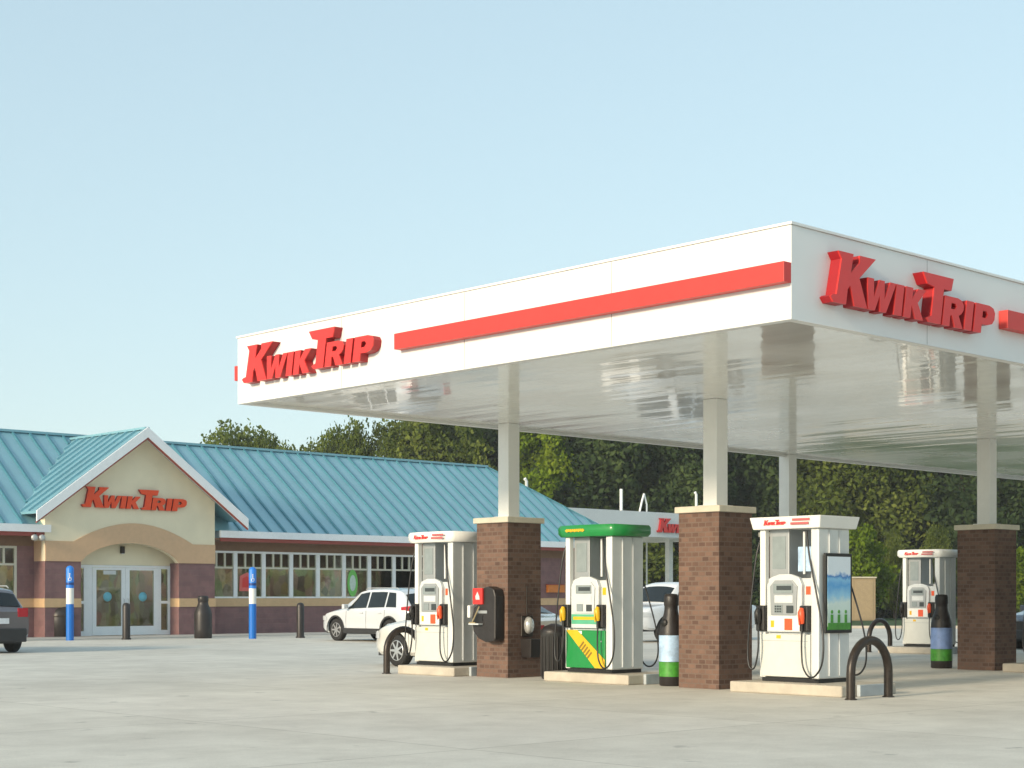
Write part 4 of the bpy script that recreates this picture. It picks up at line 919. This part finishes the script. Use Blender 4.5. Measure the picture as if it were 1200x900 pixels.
    if spec.get('clad'):
        for s in (1, -1):
            q = MB(); a, b = spec['wheels'][0] + rw * 1.17, spec['wheels'][1] - rw * 1.17
            q.hexa([(a, s * (W * 0.90), z0 - 0.02), (b, s * (W * 0.90), z0 - 0.02), (b, s * (W + 0.012), z0 - 0.0), (a, s * (W + 0.012), z0 - 0.0), (a, s * (W * 0.93), z0 + 0.17), (b, s * (W * 0.93), z0 + 0.17), (b, s * (W + 0.018), z0 + 0.16), (a, s * (W + 0.018), z0 + 0.16)]); q.build('sill_cladding', M_plastic, c)
            for wx in spec['wheels']:
                e = MB(); vv = []
                for i in range(17):
                    a = math.pi * (-0.06 + 1.12 * i / 16)
                    for rr in (rw * 1.15, rw * 1.30): vv.append((wx + math.cos(a) * rr, s * (W + 0.014), max(0.16, rw + math.sin(a) * rr)))
                e.add(vv, [(i * 2, i * 2 + 2, i * 2 + 3, i * 2 + 1) for i in range(16)]); e.build('arch_flare', M_plastic, c)
    bp_ = MB(); bp_.box(-0.05, 0.10, -W * 0.80, W * 0.80, z0 + 0.02, spec['bump'][0]); bp_.build('rear_bumper', M_plastic if spec.get('clad') else paint, c, bevel=0.03)
    bp_ = MB(); bp_.box(L - 0.12, L + 0.02, -W * wt[-1][1] * 0.97, W * wt[-1][1] * 0.97, z0 + 0.02, spec['bump'][1]); bp_.build('front_bumper', M_plastic if spec.get('clad') else paint, c, bevel=0.03)
    MB().box(L - 0.01, L + 0.012, -0.40, 0.40, spec['bump'][1] + 0.02, spec['head_z'] + 0.02).build('grille', M_black, c)
    MB().box(-0.062, -0.020, -0.26, 0.26, spec['pz'], spec['pz'] + 0.14).build('number_plate', M_plate, c)
    if spec.get('rails'):
        for s in (1, -1):
            xa, xb = spec['rails']; yy = W - tumble - 0.10; za = interp(topt, xa); zb = interp(topt, xb)
            MB().tube([(xa, s * yy, za - 0.0), (xa + 0.1, s * yy, za + 0.05), (xb - 0.1, s * yy, zb + 0.05), (xb, s * yy, zb)], 0.016, 6).build('roof_rail', M_steel, c)
    return c
cross = dict(L=4.6, W=1.86, z0=0.26, rw=0.36, wheels=(0.90, 3.62), plan=[(0, 0.86), (0.12, 0.94), (0.5, 1.0), (3.9, 1.0), (4.3, 0.93), (4.55, 0.80), (4.6, 0.72)],
    sill=[(0, 0.42), (0.3, 0.28), (4.2, 0.26), (4.6, 0.36)],
    belt=[(0, 0.98), (0.1, 1.04), (1.0, 1.06), (3.2, 1.00), (3.5, 0.98), (4.2, 0.88), (4.5, 0.76), (4.6, 0.62)],
    top=[(0, 1.02), (0.12, 1.12), (0.52, 1.58), (0.75, 1.64), (1.4, 1.69), (2.2, 1.68), (2.65, 1.60), (3.45, 1.05), (3.6, 1.02), (4.2, 0.92), (4.6, 0.66)],
    side=[(0.62, 1.12, 0.82, 1.15), (1.20, 2.02, 1.22, 2.02), (2.10, 3.12, 2.10, 2.56)], ws=(2.78, 3.38), rs=(0.16, 0.46), tail_z=1.02, tail_h=0.22, tail_x=0.36, head_z=0.74, mirror=2.98, mz=1.03, hz=0.90,
    handles=(1.28, 2.20), doors=(1.14, 2.06, 3.08), bump=(0.62, 0.52), pz=0.74, clad=True, rails=(0.75, 2.4))
sedan = dict(L=4.85, W=1.82, z0=0.22, rw=0.325, wheels=(1.02, 3.82), plan=[(0, 0.82), (0.15, 0.93), (0.6, 1.0), (4.0, 1.0), (4.45, 0.92), (4.75, 0.76), (4.85, 0.62)],
    sill=[(0, 0.36), (0.3, 0.24), (4.5, 0.22), (4.85, 0.30)],
    belt=[(0, 0.92), (0.15, 0.98), (1.2, 0.96), (3.2, 0.93), (3.5, 0.90), (4.3, 0.80), (4.7, 0.68), (4.85, 0.52)],
    top=[(0, 0.95), (0.15, 1.01), (0.75, 1.04), (0.95, 1.10), (1.55, 1.38), (2.0, 1.44), (2.6, 1.43), (3.0, 1.32), (3.65, 0.97), (3.8, 0.94), (4.4, 0.84), (4.85, 0.56)],
    side=[(1.30, 1.55, 1.45, 1.62), (1.62, 2.28, 1.66, 2.28), (2.36, 3.36, 2.36, 2.92)], ws=(2.98, 3.58), rs=(0.92, 1.48), tail_z=0.80, tail_h=0.16, tail_x=0.30, head_z=0.64, mirror=3.18, mz=0.94, hz=0.80,
    handles=(1.70, 2.52), doors=(1.58, 2.32, 3.42), bump=(0.56, 0.44), pz=0.62, dm=True)
pick = dict(L=5.6, W=1.95, z0=0.36, rw=0.39, wheels=(1.15, 4.55), plan=[(0, 0.93), (0.15, 0.97), (0.5, 1.0), (4.8, 1.0), (5.3, 0.94), (5.6, 0.82)],
    sill=[(0, 0.50), (0.3, 0.38), (5.2, 0.38), (5.6, 0.44)],
    belt=[(0, 1.12), (2.1, 1.14), (4.2, 1.13), (4.6, 1.10), (5.2, 1.02), (5.6, 0.82)],
    top=[(0, 1.15), (2.05, 1.17), (2.15, 1.30), (2.35, 1.82), (2.6, 1.88), (3.5, 1.88), (3.75, 1.80), (4.35, 1.19), (4.6, 1.16), (5.2, 1.08), (5.6, 0.86)],
    side=[(2.42, 3.06, 2.46, 3.06), (3.16, 4.12, 3.16, 3.68)], ws=(3.82, 4.30), rs=(2.14, 2.32), tail_z=0.95, tail_h=0.30, tail_x=0.14, head_z=0.88, mirror=3.98, mz=1.14, hz=1.02,
    handles=(2.50, 3.24), doors=(2.32, 3.10, 4.16), bump=(0.66, 0.60), pz=0.52, dm=True)
def paint(nm, col, rough=0.22, metal=0.2): return mat(nm, col, rough, metal=metal, var=0.02, coat=0.8)
Pwhite, Pgrey, Ppearl, Ptruck, Pdark = paint('white_car_paint', (0.72, 0.74, 0.76)), paint('graphite_car_paint', (0.17, 0.155, 0.165), metal=0.5), paint('pearl_car_paint', (0.74, 0.72, 0.66)), paint('white_truck_paint', (0.74, 0.75, 0.76), metal=0.0), paint('dark_blue_car_paint', (0.035, 0.045, 0.07))
def park(nm, lab, cat, r_rear, l_rear, heading, p, spec): return car(nm, lab, cat, S(r_rear, l_rear), TH + heading, p, spec)
H_L, H_R = math.pi / 2, 0.0
park('parked_car', 'white crossover with black lower cladding parked nose-in toward the store windows', 'car', 12.5 + 0.93, 22.5, H_L, Pwhite, cross)
park('parked_car', 'dark grey crossover at the left edge of the picture seen from behind', 'car', 0.10 - 0.93, 22.3, H_L, Pgrey, cross)
park('parked_car', 'pearl white sedan fuelling behind the leftmost dispenser and its brick column', 'car', 1.62 + 0.91, 5.9, H_L, Ppearl, sedan)
q = (779 - 600) / 1900 * 52
c = car('pickup_truck', 'white pickup truck seen between the green dispenser and the nearest brick column', 'pickup truck', (q + 2.55, 54.2, 0), TH + math.pi, Ptruck, pick)
car('parked_car', 'dark blue crossover just peeking past the right edge brick column', 'car', S(25.0, 6.2), TH + math.pi, Pdark, cross)
# ------------------------------------------------------------------ tan enclosure on the grass
t = thing('tan_enclosure', 'tan box-like enclosure standing on the grass under the bright sapling', 'enclosure', ((1008 - 600) / 1900 * 100, 100, -0.02), 0.15)
MB().box(-0.72, 0.72, -0.7, 0.7, 0, 2.60).build('panel_walls', M_boxbeige, t); MB().box(-0.78, 0.78, -0.76, 0.76, 2.603, 2.68).build('lid', M_cap, t)
MB().box(-0.60, 0.55, -0.725, -0.703, 0.1, 2.45).build('door_panel', mat('tan_door', (0.40, 0.30, 0.18), 0.8), t)

# ------------------------------------------------------------------ trees
import numpy as np
def crown_mesh(nm, lobes, nleaf, size, m, seed):
    rg = np.random.default_rng(seed)
    vol = np.array([l[3] * l[4] * l[5] for l in lobes]) ** 0.8; pick_ = rg.choice(len(lobes), nleaf, p=vol / vol.sum())
    Lb = np.array(lobes)[pick_]
    d = rg.normal(size=(nleaf, 3)); d /= np.linalg.norm(d, axis=1)[:, None]
    rad = rg.random(nleaf) ** 0.30
    bump = 1 + 0.22 * np.sin(d[:, 0] * 5 + Lb[:, 0]) * np.sin(d[:, 2] * 6 + Lb[:, 2]) + 0.12 * np.sin(d[:, 1] * 9)
    P_ = Lb[:, :3] + d * Lb[:, 3:6] * (rad * bump)[:, None]
    # twigs: pull leaves into clumps
    k = rg.integers(0, nleaf, size=nleaf // 14); cen = P_[k]; a = rg.integers(0, len(k), nleaf); mixm = rg.random(nleaf) < 0.0
    s = size * (0.6 + 0.8 * rg.random(nleaf))
    n1 = rg.normal(size=(nleaf, 3)); n1 /= np.linalg.norm(n1, axis=1)[:, None]
    n2 = np.cross(n1, rg.normal(size=(nleaf, 3))); n2 /= np.linalg.norm(n2, axis=1)[:, None]
    A = n1 * s[:, None]; B = n2 * (s * 0.62)[:, None]
    V = np.stack([P_ - A, P_ - B * 0.9 + A * 0.1, P_ + A, P_ + B], axis=1).reshape(-1, 3)
    F = np.arange(nleaf * 4).reshape(-1, 4)
    me = bpy.data.meshes.new(nm); me.vertices.add(len(V)); me.vertices.foreach_set('co', V.ravel()); me.loops.add(len(F) * 4); me.loops.foreach_set('vertex_index', F.ravel())
    me.polygons.add(len(F)); me.polygons.foreach_set('loop_start', np.arange(0, len(F) * 4, 4)); me.polygons.foreach_set('loop_total', np.full(len(F), 4)); me.update(calc_edges=True)
    me.materials.append(m); return me
def trunk_mesh(H, r0, lobes, seed):
    rg = random.Random(seed); m = MB(); hm = H * 0.62
    m.tube([(0, 0, 0), (0.1 * r0, 0.2 * r0, hm * 0.3), (-0.4 * r0, 0.3 * r0, hm * 0.7), (0.1, -0.1, hm)], [r0 * 1.25, r0 * 0.9, r0 * 0.62, r0 * 0.35], 9)
    for lb in lobes[:9]:
        z = min(hm * 0.95, max(hm * 0.25, lb[2] * 0.55)); m.tube([(0, 0, z), (lb[0] * 0.5, lb[1] * 0.5, z + (lb[2] - z) * 0.45), (lb[0] * 0.9, lb[1] * 0.9, lb[2])], [r0 * 0.42, r0 * 0.26, r0 * 0.08], 6)
    return m
L_oak = leaf_mat('leaves_mid_green', (0.06, 0.085, 0.02), (0.13, 0.17, 0.035), (0.26, 0.30, 0.07))
L_dark = leaf_mat('leaves_dark_green', (0.035, 0.058, 0.024), (0.070, 0.108, 0.042), (0.13, 0.18, 0.06))
L_bright = leaf_mat('leaves_yellow_green', (0.08, 0.13, 0.012), (0.18, 0.26, 0.02), (0.32, 0.38, 0.04))
def lobes_for(H, W_, n, seed, low=0.12, cone=False):
    rg = random.Random(seed); out = []
    for i in range(n):
        f = (i + 0.5) / n; z = H * (low + (0.94 - low) * f); prof = math.sin(math.pi * (0.12 + 0.80 * f)) ** 0.7 if not cone else (1.02 - f) ** 0.85
        a = rg.random() * 6.283; rr = W_ / 2 * prof * (0.25 + 0.55 * rg.random())
        s = W_ * (0.12 + 0.09 * rg.random()) * (0.55 + 0.6 * prof); out.append((rr * math.cos(a), rr * math.sin(a), min(z, H - s * 0.6), s, s, s * (0.75 + 0.3 * rg.random())))
    return out
PROTO = []
def proto(H, W_, n, leaves, size, m, seed, low=0.12, cone=False):
    lb = lobes_for(H, W_, n, seed, low, cone)
    PROTO.append((crown_mesh('crown', lb, leaves, size, m, seed), trunk_mesh(H, H * 0.018 + 0.05, lb, seed), H)); return len(PROTO) - 1
p_oak = [proto(12.5, 10.5, 48, 24000, 0.17, L_oak, 11, 0.10), proto(13.5, 9.0, 46, 30000, 0.14, L_oak, 23, 0.10), proto(11.5, 9.5, 40, 18000, 0.17, L_oak, 31, 0.15)]
p_dark = [proto(15, 9, 52, 24000, 0.18, L_dark, 41, 0.03), proto(14, 10.5, 52, 24000, 0.18, L_dark, 52, 0.03), proto(17, 7.5, 50, 22000, 0.18, L_dark, 63, 0.02, True)]
p_br = [proto(13, 8, 44, 20000, 0.17, L_bright, 71, 0.05), proto(5.4, 3.9, 22, 5200, 0.13, L_bright, 83, 0.15)]
p_bush = [proto(5.0, 6.0, 24, 7000, 0.18, L_oak, 91, 0.02), proto(4.2, 5.0, 24, 6500, 0.18, L_dark, 97, 0.02)]
_tm = {}
def tree(nm, lab, x, dist, pi, h, group=None, sx=1.0, rot=None):
    crown, tm, H = PROTO[pi]; k = h / H
    c = thing(nm, lab, 'tree', ((x - 600) / 1900 * dist, dist, -0.03), random.random() * 6.28 if rot is None else rot, group)
    if pi not in _tm: o = tm.build('trunk', M_bark, c); _tm[pi] = o.data
    else: o = bpy.data.objects.new('trunk', _tm[pi]); COL.objects.link(o); o.parent = c
    o2 = bpy.data.objects.new('crown', crown); COL.objects.link(o2); o2.parent = c
    c.scale = (k * sx, k * sx, k); return c
def ztop(y, dist): return EYE + (700 - y) / 1900 * dist
LAB_D = 'green woodland tree in the dense belt seen under the canopy'
GD = 'dark woodland trees behind the station'
# skyline above the teal roof
tree('deciduous_tree', 'rounded green tree just right of the gable peak on the skyline', 280, 118, p_oak[0], ztop(505, 118), sx=0.8)
tree('deciduous_tree', 'low rounded tree second on the skyline right of the gable', 322, 116, p_oak[2], ztop(512, 116), sx=0.55)
tree('deciduous_tree', 'small olive tree in the dip of the skyline above the roof', 378, 117, p_oak[2], ztop(510, 117), sx=0.6)
tree('deciduous_tree', 'lacy tree with sky gaps on the skyline left of the canopy underside', 412, 115, p_oak[0], ztop(502, 115), sx=0.55)
tree('deciduous_tree', 'tall feathery tree on the skyline where the canopy edge begins', 455, 114, p_oak[1], ztop(491, 114), sx=0.6)
tree('deciduous_tree', 'leafy tree touching the far canopy edge midway to the first post', 505, 114, p_oak[0], ztop(470, 114), sx=0.8)
tree('deciduous_tree', 'yellow-green tree just above the right end of the roof ridge', 545, 116, p_br[0], ztop(480, 116), sx=0.55)
tree('deciduous_tree', 'bright yellow-green tree beside the first white canopy post', 632, 112, p_br[0], ztop(478, 112), sx=0.85)
n = 0
for i in range(17):
    x = 520 + i * 46 + random.uniform(-12, 12); d = 118 + random.uniform(-4, 7); tree('woodland_tree', LAB_D, x, d, p_oak[1] if i in (2, 5, 10, 15) else p_dark[i % 3], random.uniform(15, 19), GD, 1.0)
for i in range(14):
    x = 560 + i * 54 + random.uniform(-14, 14); d = 132 + random.uniform(-3, 8); tree('woodland_tree', LAB_D, x, d, p_dark[(i + 1) % 3], random.uniform(17, 22), GD, 1.1)
tree('young_tree', 'bright yellow-green sapling behind the tan enclosure', 1011, 103, p_br[1], ztop(612, 103), sx=0.95)
tree('young_tree', 'yellow-green sapling at the right edge of the picture behind the right edge column', 1203, 103, p_br[1], ztop(640, 103), sx=1.0)
tree('young_tree', 'mid green young tree between the sapling and the farthest dispenser', 1048, 110, p_oak[2], ztop(622, 110), sx=0.45)
tree('young_tree', 'mid green bushy tree above the farthest dispenser', 1098, 109, p_oak[0], ztop(618, 109), sx=0.5)
GB = 'shrubs at the foot of the woodland'
for i in range(15):
    x = 650 + i * 42 + random.uniform(-8, 8); tree('shrub', 'dense shrub at the foot of the woodland beyond the grass', x, 111.5 + random.uniform(-1, 3), p_bush[1 if i % 3 else 0], random.uniform(3.4, 5.5), GB, 1.15)
# ------------------------------------------------------------------ air
hz = MB().box(-200, 260, -60, 330, -1.03, 45).build('haze', mat('haze_air', (1, 1, 1)))
hm = bpy.data.materials.new('thin_haze'); hm.use_nodes = True; hn = hm.node_tree.nodes; hn.remove(hn['Principled BSDF']); pv = hn.new('ShaderNodeVolumePrincipled')
pv.inputs['Color'].default_value = (0.92, 0.96, 1.0, 1); pv.inputs['Density'].default_value = 0.00045; hm.node_tree.links.new(pv.outputs[0], hn['Material Output'].inputs['Volume'])
hz.data.materials[0] = hm; tag(hz, kind='stuff')
for o in bpy.data.objects:
    if o.get('category') == 'tree' and o.name.startswith('shrub'): o['category'] = 'shrub'
# trees out of frame to the right, mirrored in the shop glass
for X, Y, pi, h in ((62, 30, p_oak[0], 12), (66, 40, p_oak[1], 14), (60, 49, p_dark[1], 15), (58, 21, p_oak[2], 11), (70, 57, p_dark[0], 15), (74, 66, p_oak[1], 13)):
    o = tree('roadside_tree', 'roadside tree out of the picture to the right, mirrored in the shop windows', 600, 10, pi, h, 'roadside trees mirrored in the shop windows'); o.location = (X, Y, -0.03)
